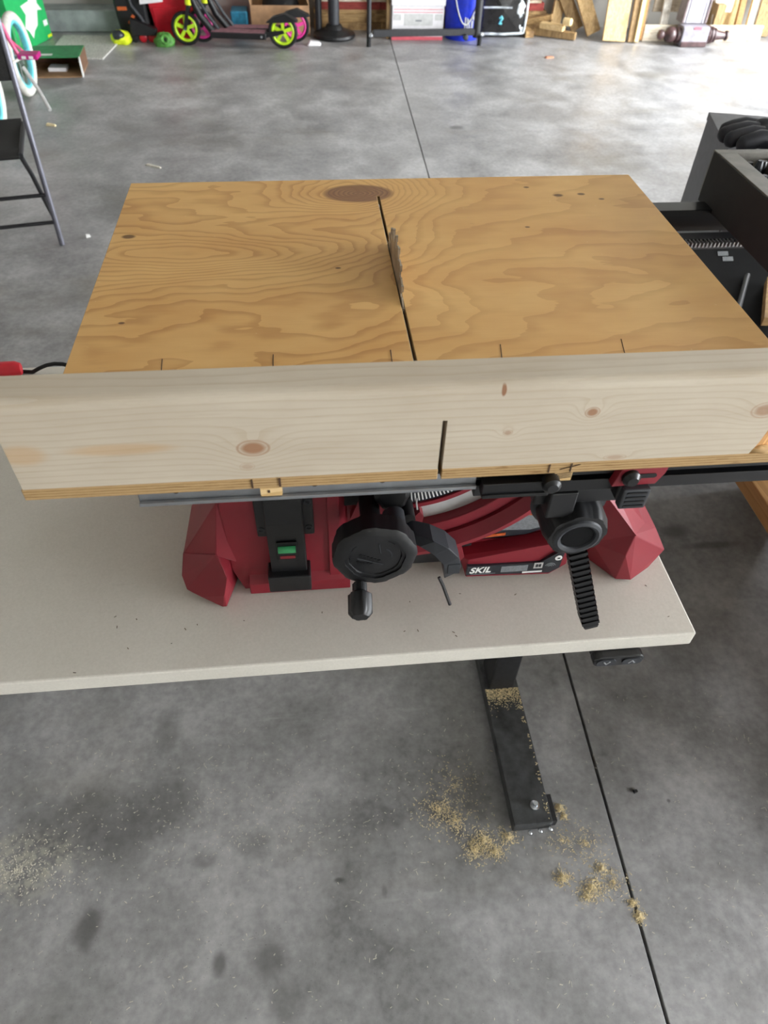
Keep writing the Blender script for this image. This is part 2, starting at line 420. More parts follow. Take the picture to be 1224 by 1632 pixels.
slab([(jx(yT)+g, yT+gT), (X1, yT+gT), (X1, Y1), (jx(Y1)+g, Y1)])
tag(bx('wall_back', X0, X1, Y1, Y1+.12, -.06, ZC, 'wall'), kind='structure')
tag(bx('wall_left', X0-.12, X0, Y0, Y1+.12, -.06, ZC, 'wall'), kind='structure')
tag(bx('wall_front', X0-.12, X1+.12, Y0-.12, Y0, -.06, ZC, 'wall'), kind='structure')
mb = MB(); ys = [Y0, *DOORS[0], *DOORS[1], Y1+.12]
for k in (0, 2, 4): mb.box(X1, X1+.15, ys[k], ys[k+1], -.06, ZC)
for a_, b_ in DOORS: mb.box(X1, X1+.15, a_, b_, DOOR_H, ZC)
tag(mb.build('wall_right', 'wall'), kind='structure')
tag(bx('ceiling', X0-.12, X1+.15, Y0-.12, Y1+.12, ZC, ZC+.1, 'ceiling'), kind='structure')
tag(bx('ground', X1, X1+9, -6, 10, -.16, -.03, 'drive'), 'pale concrete driveway outside the garage door', None, None, 'structure')
tag(bx('trim_1', -2.6, -.75, 6.83, 7.058, .001, .145, 'concrete_light', bev=.008), 'concrete ledge along the foot of the back wall', None, None, 'structure')

# ------------------------------------------------------------ standing desk
desk = thing('standing_desk', 'pale grey laminate standing desk with black steel legs under the table saw', 'desk', (-.2, .79, 0))
DT = .75
d = bx('desktop', -1.0, .467, .468, 1.113, DT-.026, DT, 'desk', desk, bev=.0025)
for (cx, lab) in ((.39, None), (-.82, None)):
    mb = MB(); mb.box(cx-.04, cx+.04, .494, 1.09, .012, .042, 0)
    ft = mb.build('leg_foot', 'foot_metal', desk, bevel=.002)
    MB().box(cx-.029, cx+.029, .80, .872, .04, .40).build('lower_column', 'black_metal', desk, bevel=.004)
    MB().box(cx-.024, cx+.024, .805, .867, .40, .69).build('upper_column', 'black_metal', desk, bevel=.003)
    for (yy, xx) in ((.53, cx+.01), (1.05, cx)):
        MB().lathe([(.010, 0), (.010, .004), (.006, .005), (.005, .014)], (xx, yy, .042), n=12).build('bolt', 'chrome', ft, True)
        MB().lathe([(.018, 0), (.018, .008), (.008, .010), (.008, .013)], (cx-.01, yy, 0.0005), n=16).build('levelling_foot', 'black_rubber', ft, True)
    MB().box(cx+.040, cx+.053, .50, .556, .006, .030).build('end_bracket', 'black_metal', ft, bevel=.001)
    for k in range(3):
        MB().lathe([(.0045, 0), (.0045, .006), (.003, .008)], (cx-.004+k*.02, .492, .012+.006*k), ax=(0, -1, 0), n=10).build('bolt', 'chrome', ft, True)
    MB().box(cx-.03, cx+.03, .53, 1.06, .69, DT-.027).build('top_bracket', 'black_metal', desk, bevel=.002)
bx('crossbar', -.80, .37, .82, .85, .68, .715, 'black_metal', desk, .002)
cp = MB().box(.338, .404, .470, .535, .703, .723).build('control_panel', 'desk_pad', desk, bevel=.006)
# capsule-shaped face of the controller
def capsule(cx, cz, w, h, n=8):
    r = h/2; a = w/2-r
    return [(cx+a+r*math.cos(t), cz+r*math.sin(t)) for t in [(-PI/2+PI*i/n) for i in range(n+1)]]+[(cx-a+r*math.cos(t), cz+r*math.sin(t)) for t in [(PI/2+PI*i/n) for i in range(n+1)]]
MB().prism(capsule(.371, .712, .068, .022), 'y', .458, .472).build('panel_face', 'desk_pad', cp, bevel=.002)
for sx in (-1, 1):
    MB().prism(capsule(.371+sx*.017, .712, .026, .013), 'y', .4565, .458).build('button', 'grey_rubber', cp)
    cx = .371+sx*.017; s_ = sx
    MB().prism([(cx-.005, .712-.0025*s_), (cx-.0035, .712-.0035*s_), (cx, .7120+.001*s_), (cx+.0035, .712-.0035*s_), (cx+.005, .712-.0025*s_), (cx, .712+.0035*s_)], 'y', .4560, .4566).build('arrow_mark', 'btn', cp)

# ------------------------------------------------------------ table saw
saw = thing('table_saw', 'red portable table saw with black handwheel, knobs and rails on the grey desk', 'table saw', (.126, .76, DT))
CXs = .1275
TT, PT = 1.068, .012                                        # table top
tbl = bx('table_top', -.158, .43, .470, 1.0, TT-.024, TT-.0005, 'alu', saw, .001)
fr = MB(); fr.box(-.158, .141, .453, .471, TT-.019, TT-.001); fr.box(-.158, .141, .449, .453, TT-.019, TT-.015)
fr.build('front_extrusion', 'alu', saw, bevel=.0008)
for x in (-.005, .055, -.125):
    MB().lathe([(.003, 0), (.003, .002), (.0015, .0025)], (x, .4535, TT-.004), ax=(0, -1, 0), n=10).build('screw', 'black', tbl)
# black front rail with a groove
mb = MB(); mb.box(.141, .74, .455, .474, TT-.034, TT-.020); mb.box(.141, .74, .455, .474, TT-.013, TT-.001); mb.box(.141, .74, .462, .474, TT-.021, TT-.012)
rail = mb.build('front_rail', 'black_gloss', saw, bevel=.0006)
mb = MB(); mb.box(.145, .207, .443, .4548, TT-.024, TT-.008); mb.box(.145, .207, .441, .445, TT-.024, TT-.020)
mb.build('inner_rail', 'black_gloss', saw, bevel=.0008)
MB().lathe([(.0085, 0), (.0085, .010), (.005, .013)], (.2075, .448, TT-.010), ax=(0, -1, 0), n=14).build('rail_end_screw', 'black', saw, True)
bx('rear_rail', -.10, .74, 1.002, 1.032, TT-.042, TT-.010, 'black_gloss', saw, .001)
rk = bx('rack_bar', -.10, .70, .950, .972, TT-.046, TT-.030, 'black_metal', saw, .001)
for i in range(46):
    x = .42+i*.0058
    MB().prism([(x, TT-.037), (x+.0034, TT-.037), (x+.0024, TT-.030), (x+.001, TT-.030)], 'y', .938, .951).build('rack_tooth', 'teeth', rk)
# rip fence parked on the extended rails
rip = MB(); rip.box(.605, .636, .44, 1.052, 1.052, 1.123)
rip = rip.build('rip_fence', 'brownblack', saw, bevel=.0012)
bx('fence_top_face', .607, .635, .46, 1.040, 1.1225, 1.1245, 'fence_top', rip, .0004)
bx('fence_end_cap', .606, .690, 1.0405, 1.056, 1.06, 1.1242, 'fence_top', rip, .001)
bx('fence_floor', .636, .69, .44, 1.04, 1.055, 1.075, 'black', rip, .001)
bx('fence_side', .690, .698, .44, 1.055, 1.055, 1.118, 'fence_top', rip, .001)
for i, (x, y, h) in enumerate(((.648, 1.02, .045), (.658, 1.012, .05), (.668, 1.018, .047), (.655, .985, .04), (.675, .99, .042), (.664, .95, .03))):
    MB().lathe([(.006, 0), (.006, h*.8), (.004, h)], (x, y, 1.074), n=8).build('fence_bolt', 'grey_rubber' if i % 2 else 'black_gloss', rip)
# red body
A_ = math.radians
mb = MB()
mb.hull([(x, y, z) for (x, z) in ((-.105, .752), (-.119, .80), (-.119, 1.043), (.020, 1.043), (.020, .752)) for y in (.582, .96)])
body = mb.build('body_shell', 'red', saw, bevel=.003)
MB().prism([(.018, .604), (.018, .57), (-.002, .5815), (-.002, .604)][::-1] and [(.006, .578), (.020, .578), (.032, .606), (.006, .606)], 'z', .762, 1.043).build('shell_ridge', 'red', body, bevel=.001)
mb = MB(); mb.box(.019, .37, .604, .96, .80, 1.043); mb.box(.019, .19, .615, .96, .752, .80); mb.box(.18, .37, .604, .96, .752, .81)
mb.build('shell_recess', 'red', body)
MB().box(.03, .195, .600, .63, .762, .796).build('base_bar', 'black_metal', saw, bevel=.002)
MB().hull([(x, y, z) for x in (-.098, .032) for (y, z) in ((.574, .753), (.574, .772), (.585, .786), (.60, .753))]).build('lower_lip', 'red', body, bevel=.001)
# bevel arc: scale, silver plate, raised ridge
bc = (.092, 1.041)
MB().arc(*bc, .156, .182, A_(-90), A_(-28), .592, .606, 20).build('bevel_plate', 'silver', saw)
MB().arc(*bc, .150, .156, A_(-86), A_(-30), .586, .606, 20).build('scale_rim', 'red', body)
sc_ = MB().arc(*bc, .118, .150, A_(-85), A_(-30), .589, .606, 20).build('bevel_scale', 'label', saw)
for i in range(28):
    t = A_(-84+i*1.75); L = .013 if i % 5 else .017
    MB().arc(*bc, .147-L, .147, t, t+.012, .5882, .5892, 1).build('scale_tick', 'white', sc_)
MB().arc(*bc, .105, .186, A_(-108), A_(-87), .594, .607, 4).build('pointer_plate', 'red', body)
pt_ = MB().hull([(x, y, z) for (x, z) in ((.112, .866), (.121, .866), (.122, .878), (.117, .887), (.111, .879)) for y in (.578, .592)]).build('bevel_pointer', 'red', saw)
MB().tube([(.1145, .583, .886), (.1125, .583, .898), (.1125, .583, .905)], .0012, 6).build('pointer_needle', 'silver', pt_)
rd = MB(); rd.arc(*bc, .182, .200, A_(-95), A_(-34), .578, .607, 20); rd.build('arc_lip', 'red', body, bevel=.002)
n = 18; mb = MB(); P = []
for i in range(n+1):
    t = A_(-98+64*i/n)
    P.append([(bc[0]+r*math.cos(t), y, bc[1]+r*math.sin(t)) for (r, y) in ((.198, .606), (.200, .574), (.213, .563), (.222, .566), (.232, .585), (.232, .606))])
for a, b in zip(P, P[1:]):
    va = [mb._v(p) for p in a]; vb = [mb._v(p) for p in b]
    for j in range(5): mb.bm.faces.new((va[j], vb[j], vb[j+1], va[j+1]))
    if a is P[0]: mb.bm.faces.new(va)
    if b is P[-1]: mb.bm.faces.new(vb[::-1])
mb.build('arc_ridge', 'red', body)
MB().hull([(.262, .562, .930), (.282, .562, .925), (.290, .575, .905), (.262, .560, .905), (.250, .60, .935), (.31, .60, .93), (.31, .60, .87), (.245, .60, .88), (.293, .57, .893)]).build('ridge_end', 'red', body, bevel=.001)
# warning label below the ridge and the pocket over the lower lip
wl = MB().prism([(.199, .809), (.210, .825), (.265, .857), (.300, .860), (.300, .828), (.272, .817), (.264, .8135)], 'y', .5965, .606).build('warning_label', 'label', saw)
MB().prism([(.213, .8255), (.266, .8555), (.298, .858), (.298, .832), (.268, .823)], 'y', .5958, .5968).build('label_text_block', 'grey_print', wl)
MB().prism([(.202, .812), (.236, .815), (.236, .8195), (.206, .817)], 'y', .5952, .5962).build('warning_strip', 'orange_print', wl)
MB().prism([(.262, .851), (.286, .853), (.286, .8585), (.268, .857)], 'y', .5950, .5960).build('warning_strip', 'orange_print', wl)
lip = MB().hull([(.176, .586, .79), (.187, .578, .755), (.300, .574, .755), (.322, .577, .77), (.322, .582, .815), (.305, .580, .812), (.28, .578, .786), (.187, .578, .79), (.176, .61, .79), (.187, .61, .755), (.322, .61, .755), (.322, .61, .815)]).build('label_lip', 'red', body, bevel=.001)
MB().hull([(.150, .598, .80), (.176, .580, .785), (.182, .582, .792), (.165, .598, .835), (.15, .61, .80), (.18, .61, .80), (.165, .61, .835)]).build('pocket_side', 'red', body)
yl = .5735
lb = MB().prism([(.186, .7635), (.300, .7585), (.312, .768), (.3135, .797), (.306, .800), (.283, .781), (.186, .7815)], 'y', yl, .579).build('brand_label', 'label', saw)
text('brand_lettering', 'SKIL', .0155, 'white', lb, frontM(.189, yl-.0004, .768, 0, .0), shear=.25)
bx('label_fine_print', .232, .268, yl-.0005, yl, .766, .778, 'grey_print', lb)
bx('label_fine_print', .192, .225, yl-.0005, yl, .7645, .7655, 'grey_print', lb)
bx('label_bar', .262, .289, yl-.0006, yl, .7615, .7645, 'white', lb)
sq = MB(); sq.box(.276, .288, yl-.0006, yl, .770, .7812)
sq.build('square_mark', 'silver', lb)
MB().box(.2785, .2815, yl-.001, yl-.0005, .773, .7785).build('square_mark_inner', 'label', lb); MB().box(.2825, .2855, yl-.001, yl-.0005, .773, .7785).build('square_mark_inner', 'label', lb)
MB().lathe([(.0048, 0), (.0048, .0006)], (.307, yl, .7885), ax=(0, -1, 0), n=16).build('round_mark', 'white', lb)
MB().box(.3055, .309, yl-.0011, yl-.0005, .7875, .7895).build('round_mark_inner', 'label', lb)
for k in range(3):
    MB().arc(.2985, .7715, .002+.0024*k, .003+.0024*k, A_(20), A_(160), yl-.0006, yl, 6).build('hazard_mark', 'grey_print', lb)
# splayed feet (right one from the photograph, left one mirrored)
FR = [[(.375, .59, .864), (.413, .62, .827), (.392, .56, .841), (.351, .585, .805), (.342, .585, .9), (.362, .60, .892), (.426, .60, .818), (.345, .70, .90), (.42, .70, .83), (.345, .70, .80)],
      [(.392, .56, .841), (.426, .60, .818), (.448, .605, .801), (.46, .585, .778), (.438, .572, .757), (.387, .555, .807), (.351, .585, .805), (.389, .559, .753), (.409, .556, .753), (.44, .585, .753), (.36, .60, .753), (.448, .69, .801), (.455, .69, .77), (.36, .70, .753), (.44, .69, .753), (.35, .70, .82)]]
FL = [[(-.12, .585, .915), (-.133, .60, .877), (-.181, .615, .794), (-.131, .575, .834), (-.119, .584, .875), (-.10, .585, .80), (-.133, .70, .877), (-.178, .70, .794), (-.10, .60, .9), (-.10, .70, .79)],
      [(-.181, .615, .794), (-.185, .595, .773), (-.179, .58, .763), (-.158, .565, .764), (-.127, .552, .782), (-.120, .557, .809), (-.131, .575, .834), (-.118, .567, .782), (-.133, .556, .753), (-.128, .556, .753), (-.116, .60, .753), (-.165, .60, .753), (-.180, .70, .78), (-.165, .70, .753), (-.11, .70, .753), (-.11, .70, .82)]]
for hulls, px in ((FR, .40), (FL, -.145)):
    mb = MB(); [mb.hull(h) for h in hulls]
    fo = mb.build('foot', 'red', saw, bevel=.0012)
    mb = MB(); [mb.hull([(x, 1.52-y, z) for x, y, z in h]) for h in hulls]
    mb.build('foot', 'red', saw, bevel=.0012)
    MB().lathe([(.016, 0), (.016, .004)], (px, .588, DT+.0005), n=14).build('rubber_pad', 'black_rubber', fo)
MB().hull([(.30, .598, .93), (.36, .598, .92), (.37, .62, .93), (.30, .598, .80), (.36, .598, .81), (.37, .7, .80), (.37, .7, 1.0), (.30, .62, 1.0), (.36, .62, 1.0)]).build('shell_corner', 'red', body, bevel=.002)
MB().hull([(.335, .590, .93), (.365, .592, .925), (.36, .59, .905), (.338, .588, .91), (.33, .605, .935), (.372, .61, .93), (.37, .605, .89), (.33, .605, .89)]).build('shell_corner_facet', 'red', body, bevel=.001)
# spirit level module
lv = MB().box(-.078, -.010, .574, .584, .862, 1.03).build('level_plate', 'black', saw, bevel=.002)
MB().hull([(-.066, .566, .80), (-.022, .566, .80), (-.066, .562, .895), (-.022, .562, .895), (-.066, .572, .94), (-.022, .572, .94), (-.066, .584, .79), (-.022, .584, .79), (-.066, .584, .95), (-.022, .584, .95)]).build('level_housing', 'black', lv, bevel=.002)
MB().box(-.066, -.022, .562, .575, .94, 1.03).build('level_upper_cover', 'black', lv, bevel=.002)
MB().box(-.071, -.018, .556, .585, .776, .805).build('level_foot_block', 'black', lv, bevel=.002)
MB().box(-.056, -.032, .5605, .5625, .833, .865).build('vial_window', 'black_gloss', lv, bevel=.0005)
MB().tube([(-.0545, .561, .853), (-.0335, .561, .853)], .0055, 12).build('green_vial', 'green_vial', lv, True)
MB().box(-.053, -.035, .5600, .5608, .836, .841).build('red_strip', 'red', lv)
for (x, z) in ((-.0165, .918), (-.073, .875), (-.0165, .875)):
    MB().torus((x, .574, z), (0, 1, 0), .0035, .0012, 14, 6).build('plate_screw', 'grey_rubber', lv, True)
# slot behind the handwheel
MB().prism(capsule(.062, .905, .105, .036), 'y', .595, .606).build('bevel_slot', 'black_rubber', saw)
MB().prism(capsule(.060, .907, .115, .046), 'y', .598, .607).build('slot_rim', 'silver', saw)
# handwheel
HW = (.056, .500, .897)
hw = MB().lathe([(.040, 0), (.047, .004), (.0475, .026), (.042, .030), (.034, .030), (.034, .028), (.030, .028), (.029, .0255), (.0, .0255)][:-1], (HW[0], .530, HW[2]), ax=(0, -1, 0), n=64, lobes=8, depth=.035)
hw = hw.build('handwheel', 'black', saw, True)
MB().lathe([(.0285, 0), (.0285, .0012)], (HW[0], .5045, HW[2]), ax=(0, -1, 0), n=32).build('wheel_face', 'black', hw, True)
MB().tube([(HW[0], .60, HW[2]), (HW[0], .528, HW[2])], .012, 14).build('hub', 'black', hw, True)
for k in range(6):
    t = -.5+k*.16
    MB().box(HW[0]-.018+k*.0042, HW[0]-.015+k*.0042, .5026, .5034, HW[2]+.001-k*.0022, HW[2]+.006-k*.0022).build('raised_mark', 'black_gloss', hw)
    if k < 5: MB().box(HW[0]-.021+k*.0038, HW[0]-.018+k*.0038, .5026, .5034, HW[2]-.009-k*.0012, HW[2]-.005-k*.0012).build('raised_mark', 'black_gloss', hw)
MB().tube([(HW[0]-.020, .5030, HW[2]-.0006), (HW[0]+.009, .5030, HW[2]-.0132)], .0005, 6).build('raised_line', 'grey_rubber', hw)
MB().arc(HW[0]+.006, HW[2]+.001, .012, .0132, A_(-10), A_(60), .5026, .5034, 8).build('arrow_arc', 'grey_rubber', hw)
MB().tube([(HW[0]+.004, .5030, HW[2]+.022), (HW[0]+.006, .5030, HW[2]+.006)], .0006, 6).build('seam_line', 'grey_rubber', hw)
pg = MB().lathe([(.0085, 0), (.0085, .010), (.0138, .014), (.0138, .036), (.0098, .041)], (.0385, .500, .855), ax=(-.05, -1, -.25), n=36, lobes=6, depth=.10).build('crank_peg', 'black', hw, True)
MB().torus((.2595, .4612, .9612), (0, -1, -.06), .0215, .0042, 28, 8).build('knob_rim', 'grey_rubber', saw, True)
# second dark knob above the wheel
MB().lathe([(.021, 0), (.021, .014), (.016, .018)], (.082, .588, .918), ax=(0, -1, .2), n=24, lobes=6, depth=.08).build('tilt_knob', 'black', saw, True)
MB().lathe([(.013, 0), (.013, .03)], (.082, .56, .905), ax=(0, -1, 0), n=16).build('tilt_knob_stem', 'grey_rubber', saw, True)
# bevel lock lever
lev = MB()
LV = [(.098, .545, .893, .008, .011), (.116, .535, .893, .009, .013), (.133, .530, .884, .010, .014), (.146, .528, .868, .011, .014), (.150, .528, .850, .012, .013), (.150, .530, .836, .010, .011)]
for a, b in zip(LV, LV[1:]):
    lev.hull([(p[0]+sx*p[3]*.8, p[1]+sy*p[4], p[2]+sx*p[3]*.55) for p in (a, b) for sx in (-1, 1) for sy in (-1, 1)])
lev = lev.build('lock_lever', 'grey_rubber', saw, bevel=.001)
MB().box(.143, .158, .5135, .5150, .845, .862).build('lever_pad', 'grey_rubber', lev, bevel=.001)
MB().tube([(.10, .56, .893), (.10, .604, .893)], .009, 12).build('lever_shaft', 'black', lev, True)
MB().tube([(.142, .545, .80), (.147, .540, .790), (.158, .533, .757)], .0022, 8).build('wire_hook', 'black_metal', saw, True)
# fence drive knob, flange and pivoting handle
kn = MB().lathe([(.0, 0), (.040, 0), (.042, .003), (.040, .006)][1:], (.262, .508, .970), ax=(0, -1, 0), n=36).build('knob_flange', 'grey_rubber', saw, True)
MB().lathe([(.034, 0), (.034, .030), (.0305, .042), (.024, .0425), (.015, .041), (.014, .028)], (.2600, .503, .964), ax=(0, -1, -.06), n=64, lobes=8, depth=.05).build('drive_knob', 'black', kn, True)
MB().lathe([(.0165, 0), (.0165, .001)], (.2595, .4608, .9612), ax=(0, -1, -.06), n=24).build('knob_hole', 'matte_black', kn)
MB().tube([(.262, .505, .970), (.262, .62, .970)], .016, 12).build('drive_shaft', 'black', saw, True)
mb = MB(); mb.box(.21, .31, .476, .56, .995, 1.03); mb.box(.222, .250, .466, .52, .985, 1.02); mb.build('rail_bracket', 'black', saw, bevel=.002)
h0, h1 = Vector((.266, .492, .945)), Vector((.318, .470, .785))
hd = (h1-h0).normalized(); hu = hd.cross(Vector((0, 1, 0))).normalized(); hv = hd.cross(hu)
def hp(t, a, b): p = h0+hd*t+hu*a+hv*b; return tuple(p)
HL = (h1-h0).length
hn = MB().hull([hp(t, a*w, b*w) for (t, w) in ((0, .0082), (HL-.006, .0092), (HL, .0075)) for a in (-1, 1) for b in (-1, 1)]).build('pivot_handle', 'black_gloss', saw, bevel=.0015)
for i in range(17):
    t = .012+i*(HL-.025)/16
    MB().hull([hp(t+dt, a, b) for dt in (-.0022, .0022) for (a, b) in ((-.0105, -.0105), (.0105, -.0105), (.0105, .0105), (-.0105, .0105))] + [hp(t, 0, 0)]).build('grip_rib', 'black_gloss', hn)
# red bracket with bolt and slot, ribbed release tab
br = MB().prism([(.268, TT-.022), (.273, TT-.001), (.317, TT+.0), (.316, TT-.008), (.310, TT-.021)], 'y', .446, .4552).build('rail_latch', 'red', saw, bevel=.0008)
MB().lathe([(.0085, 0), (.0085, .004), (.005, .008)], (.283, .446, TT-.010), ax=(0, -1, 0), n=16).build('latch_bolt', 'black_gloss', br, True)
MB().prism(capsule(.299, TT-.0095, .018, .005), 'y', .4452, .4462).build('latch_slot', 'black_rubber', br)
rt = MB().box(.277, .303, .447, .468, TT-.042, TT-.0225).build('release_tab', 'black', saw, bevel=.002)
MB().box(.279, .305, .440, .450, TT-.047, TT-.022).build('tab_face', 'grey_rubber', rt, bevel=.0015)
for k in range(4):
    MB().box(.2825, .3015, .4388, .4402, TT-.0435+k*.0055, TT-.0415+k*.0055).build('tab_rib', 'black', rt)
# blade
bl = MB(); NT = 24; Rb = .0965; bcen = (.1045, .796, 1.125-Rb)
outl = []
for i in range(NT):
    t = 2*PI*i/NT; dt = 2*PI/NT
    for (f, r) in ((.0, Rb), (.35, Rb-.003), (.60, Rb-.006), (.74, Rb-.014), (.92, Rb-.013), (.985, Rb-.005)):
        outl.append((bcen[1]+r*math.cos(-(t+f*dt)), bcen[2]+r*math.sin(-(t+f*dt))))
bl.prism(outl, 'x', bcen[0]-.0009, bcen[0]+.0009)
blade = bl.build('saw_blade', 'steel', saw)
for i in range(NT):
    t = -2*PI*i/NT; c_, s_ = math.cos(t), math.sin(t); r = Rb-.003
    y, z = bcen[1]+r*c_, bcen[2]+r*s_
    if z < 1.06: continue
    MB().box(bcen[0]-.0014, bcen[0]+.0014, y-.0018, y+.0018, z-.0032, z+.0036).build('carbide_tip', 'steel', blade)

# ------------------------------------------------------------ crosscut sled
sled = thing('crosscut_sled', 'plywood crosscut sled with a pale two-by-four fence over the saw blade', 'sled', (.126, .76, 1.062))
kx0, kx1 = .1027, .1062
sx0, sx1, sy0, sy1 = -.247, .497, .445, 1.082
mb = MB(); mb.prism([(sx0, sy0), (kx0, sy0), (kx0, 1.018), (kx1, 1.018), (kx1, sy0), (sx1, sy0), (sx1, sy1), (sx0, sy1-.006)], 'z', TT, TT+PT)
base = mb.build('base_panel', ['ply', 'ply_edge'], sled)
for p in base.data.polygons:
    if abs(p.normal.z) < .5: p.material_index = 1
b = base.modifiers.new('bevel', 'BEVEL'); b.width = .0006; b.segments = 1; b.limit_method = 'ANGLE'
def wanefence():
    mb = MB(); z0, z1 = TT+PT+.0002, TT+PT+.089
    kz = 1.134
    r = .009
    RND = [(r-r*math.cos(t), -r+r*math.sin(t)) for t in [PI/2*i/6 for i in range(7)]]
    def sec(poly_x0, poly_x1, zb):
        # cross-section in (y,z) with eased upper front arris
        pr = [(.4455, zb)]+[(.4455+a, z1+b) for a, b in RND]+[(.4825-.002, z1), (.4825, z1-.002), (.4825, zb)]
        mb.prism(pr, 'x', poly_x0, poly_x1)
    sec(-.2455, kx0-.0004, z0); sec(kx1+.0002, .388, z0)
    mb.prism([(.388, z0), (.392, z0+.012), (.397, z0+.04), (.409, z0+.06), (.42, z1-.006), (.388, z1-.006)], 'y', .4457, .4822)
    sec(kx0-.0004, kx1+.0002, kz)
    return mb.build('fence', 'pine', sled)
fe = wanefence()
# bark-edge end of the fence: the lower front arris is missing
z0, z1 = TT+PT+.0002, TT+PT+.089
MB().hull([(.3885, .4475, z0), (.397, .4475, z0+.04), (.409, .4475, z0+.06), (.42, .4475, z1-.006), (.388, .456, z1), (.497, .474, z0), (.497, .468, z1-.004), (.497, .4825, z0), (.497, .4825, z1), (.388, .4825, z1), (.388, .4825, z0)]).build('wane_end', 'wane', fe)
MB().blob((.398, .449, z0+.002), .012, .005, .004, .1, 4, 14, 8).build('glue_squeeze', 'tan_wood', fe, True)
for (a, b_) in ((-.0525, -.0335), (.2105, .2275)):
    ru = bx('runner', a, b_, .449, 1.07, TT-.012, TT-.0005, 'ply_edge', sled, .0004)
    bx('runner_end', a+.0002, b_-.0002, .4475, .4488, TT-.0118, TT-.0007, 'pine_cut', ru)
MB().box(-.046, -.044, .4470, .4478, TT-.0075, TT-.0045).build('runner_nick', 'pencil', ru)
for (x0_, y0_, x1_, y1_) in ((-.151, .60, -.153, .629), (-.041, .60, -.041, .63), (.080, .60, .081, .631), (.194, .60, .199, .634), (.328, .61, .333, .636)):
    MB().tube([(x0_, y0_, TT+PT), (x1_, y1_, TT+PT)], .0005, 6).build('pencil_mark', 'pencil', base)
for (x, z, w) in ((-.058, .0095, .0007), (-.0345, .010, .0009), (.203, .012, .0006), (.223, .013, .0006)):
    MB().box(x-w, x+w, .4443, .4452, TT+.002, TT+PT-.0005).build('pencil_mark', 'pencil', base)
MB().tube([(.213, .4446, TT+.005), (.231, .4446, TT+.010)], .0004, 5).build('pencil_mark', 'pencil', base)
for k in range(4):
    MB().tube([(.211, .4470, TT-.009+k*.002), (.2265, .4470, TT-.007+k*.0018)], .0003, 5).build('pencil_mark', 'pencil', base)

# ------------------------------------------------------------ right: bench, case, cabinet, gloves
bench = thing('workbench', 'wooden workbench in the shade at the right edge, beyond the rip fence', 'workbench', (1.1, 1.0, 0))
for i in range(6):
    bx('plank', .712+i*.19, .900+i*.19, .22, 1.47, .665, .70, 'bench_wood', bench, .002)
for (x, y) in ((1.36, .32), (1.78, .32), (1.36, 1.40), (1.78, 1.40)):
    bx('leg', x-.04, x+.04, y-.04, y+.04, 0.0005, .664, 'bench_wood', bench, .003)
bx('stretcher', .78, 1.80, .29, .35, .60, .664, 'bench_wood', bench, .002); bx('stretcher', .78, 1.80, 1.37, 1.43, .60, .664, 'bench_wood', bench, .002)
bx('shelf', 1.32, 1.82, .28, 1.44, .16, .18, 'bench_wood', bench, .002)
bx('side_panel', 1.842, 1.86, .20, 1.47, .0005, 1.02, 'bench_wood', bench, .001)  # unseen upright panel, added to shade the floor right of the desk
case = thing('tool_case', 'flat black tool case with a small two-line label on the workbench', 'tool case', (1.1, 1.25, .7005))
MB().box(.765, 1.40, .93, 1.455, .701, .765).build('case_body', 'matte_black', case, bevel=.012)
lid = MB().box(.76, 1.405, .925, 1.46, .767, .80).build('case_lid', 'matte_black', case, bevel=.01)
for (dy, w) in ((0, .0), (.024, .004)):
    MB().prism([(.872, 1.337+dy), (.895, 1.337+dy), (.902, 1.355+dy), (.879, 1.355+dy)], 'z', .8002, .8012).build('label_strip', 'pink_print' if False else 'grey_print', lid)
for x in (.9, 1.2): MB().box(x, x+.06, .915, .927, .745, .79).build('latch', 'black', case, bevel=.003)
wo = MB().hull([(x, y, z) for (x, y) in ((.832, 1.085), (.849, 1.085), (.93, 1.225), (.913, 1.235)) for z in (.801, .819)]).build('wood_offcut', 'tan_wood', None, bevel=.001)
tag(wo, 'thin light wood strip lying across the flat black case', 'wood offcut')
wr = MB().tube([(.805, 1.128, .806), (.89, 1.265, .806)], .0055, 10).build('steel_rod', 'black_metal', None, True)
tag(wr, 'thin grey steel rod lying on the flat black case', 'rod')
cab = thing('cabinet', 'dark grey laminate cabinet behind the rip fence with gloves on top', 'cabinet', (1.3, 1.9, 0))
th = A_(-14.4); ZCb = .85
def cabM(): return Matrix.Translation((1.159, 2.108, 0)) @ Matrix.Rotation(th, 4, 'Z')
mb = MB(); mb.M = cabM(); mb.box(0, .45, -.45, 0, .0505, ZCb-.021); mb.build('carcass', 'cabinet', cab, bevel=.001)
mb = MB(); mb.M = cabM(); mb.box(-.002, .452, -.452, .002, ZCb-.02, ZCb); mb.build('cabinet_top', 'cabinet', cab, bevel=.001)
mb = MB(); mb.M = cabM(); mb.box(.02, .43, -.43, -.02, 0.0005, .05); mb.build('plinth', 'black', cab)
for k in range(2):
    mb = MB(); mb.M = cabM(); mb.box(.003+k*.225, .222+k*.225, -.466, -.452, .055, ZCb-.025); dr = mb.build('cabinet_door', 'cabinet', cab, bevel=.001)
    mb = MB(); mb.M = cabM(); mb.tube([(.195+k*.06, -.470, .5), (.195+k*.06, -.470, .65)], .005); mb.build('handle', 'alu', dr, True)
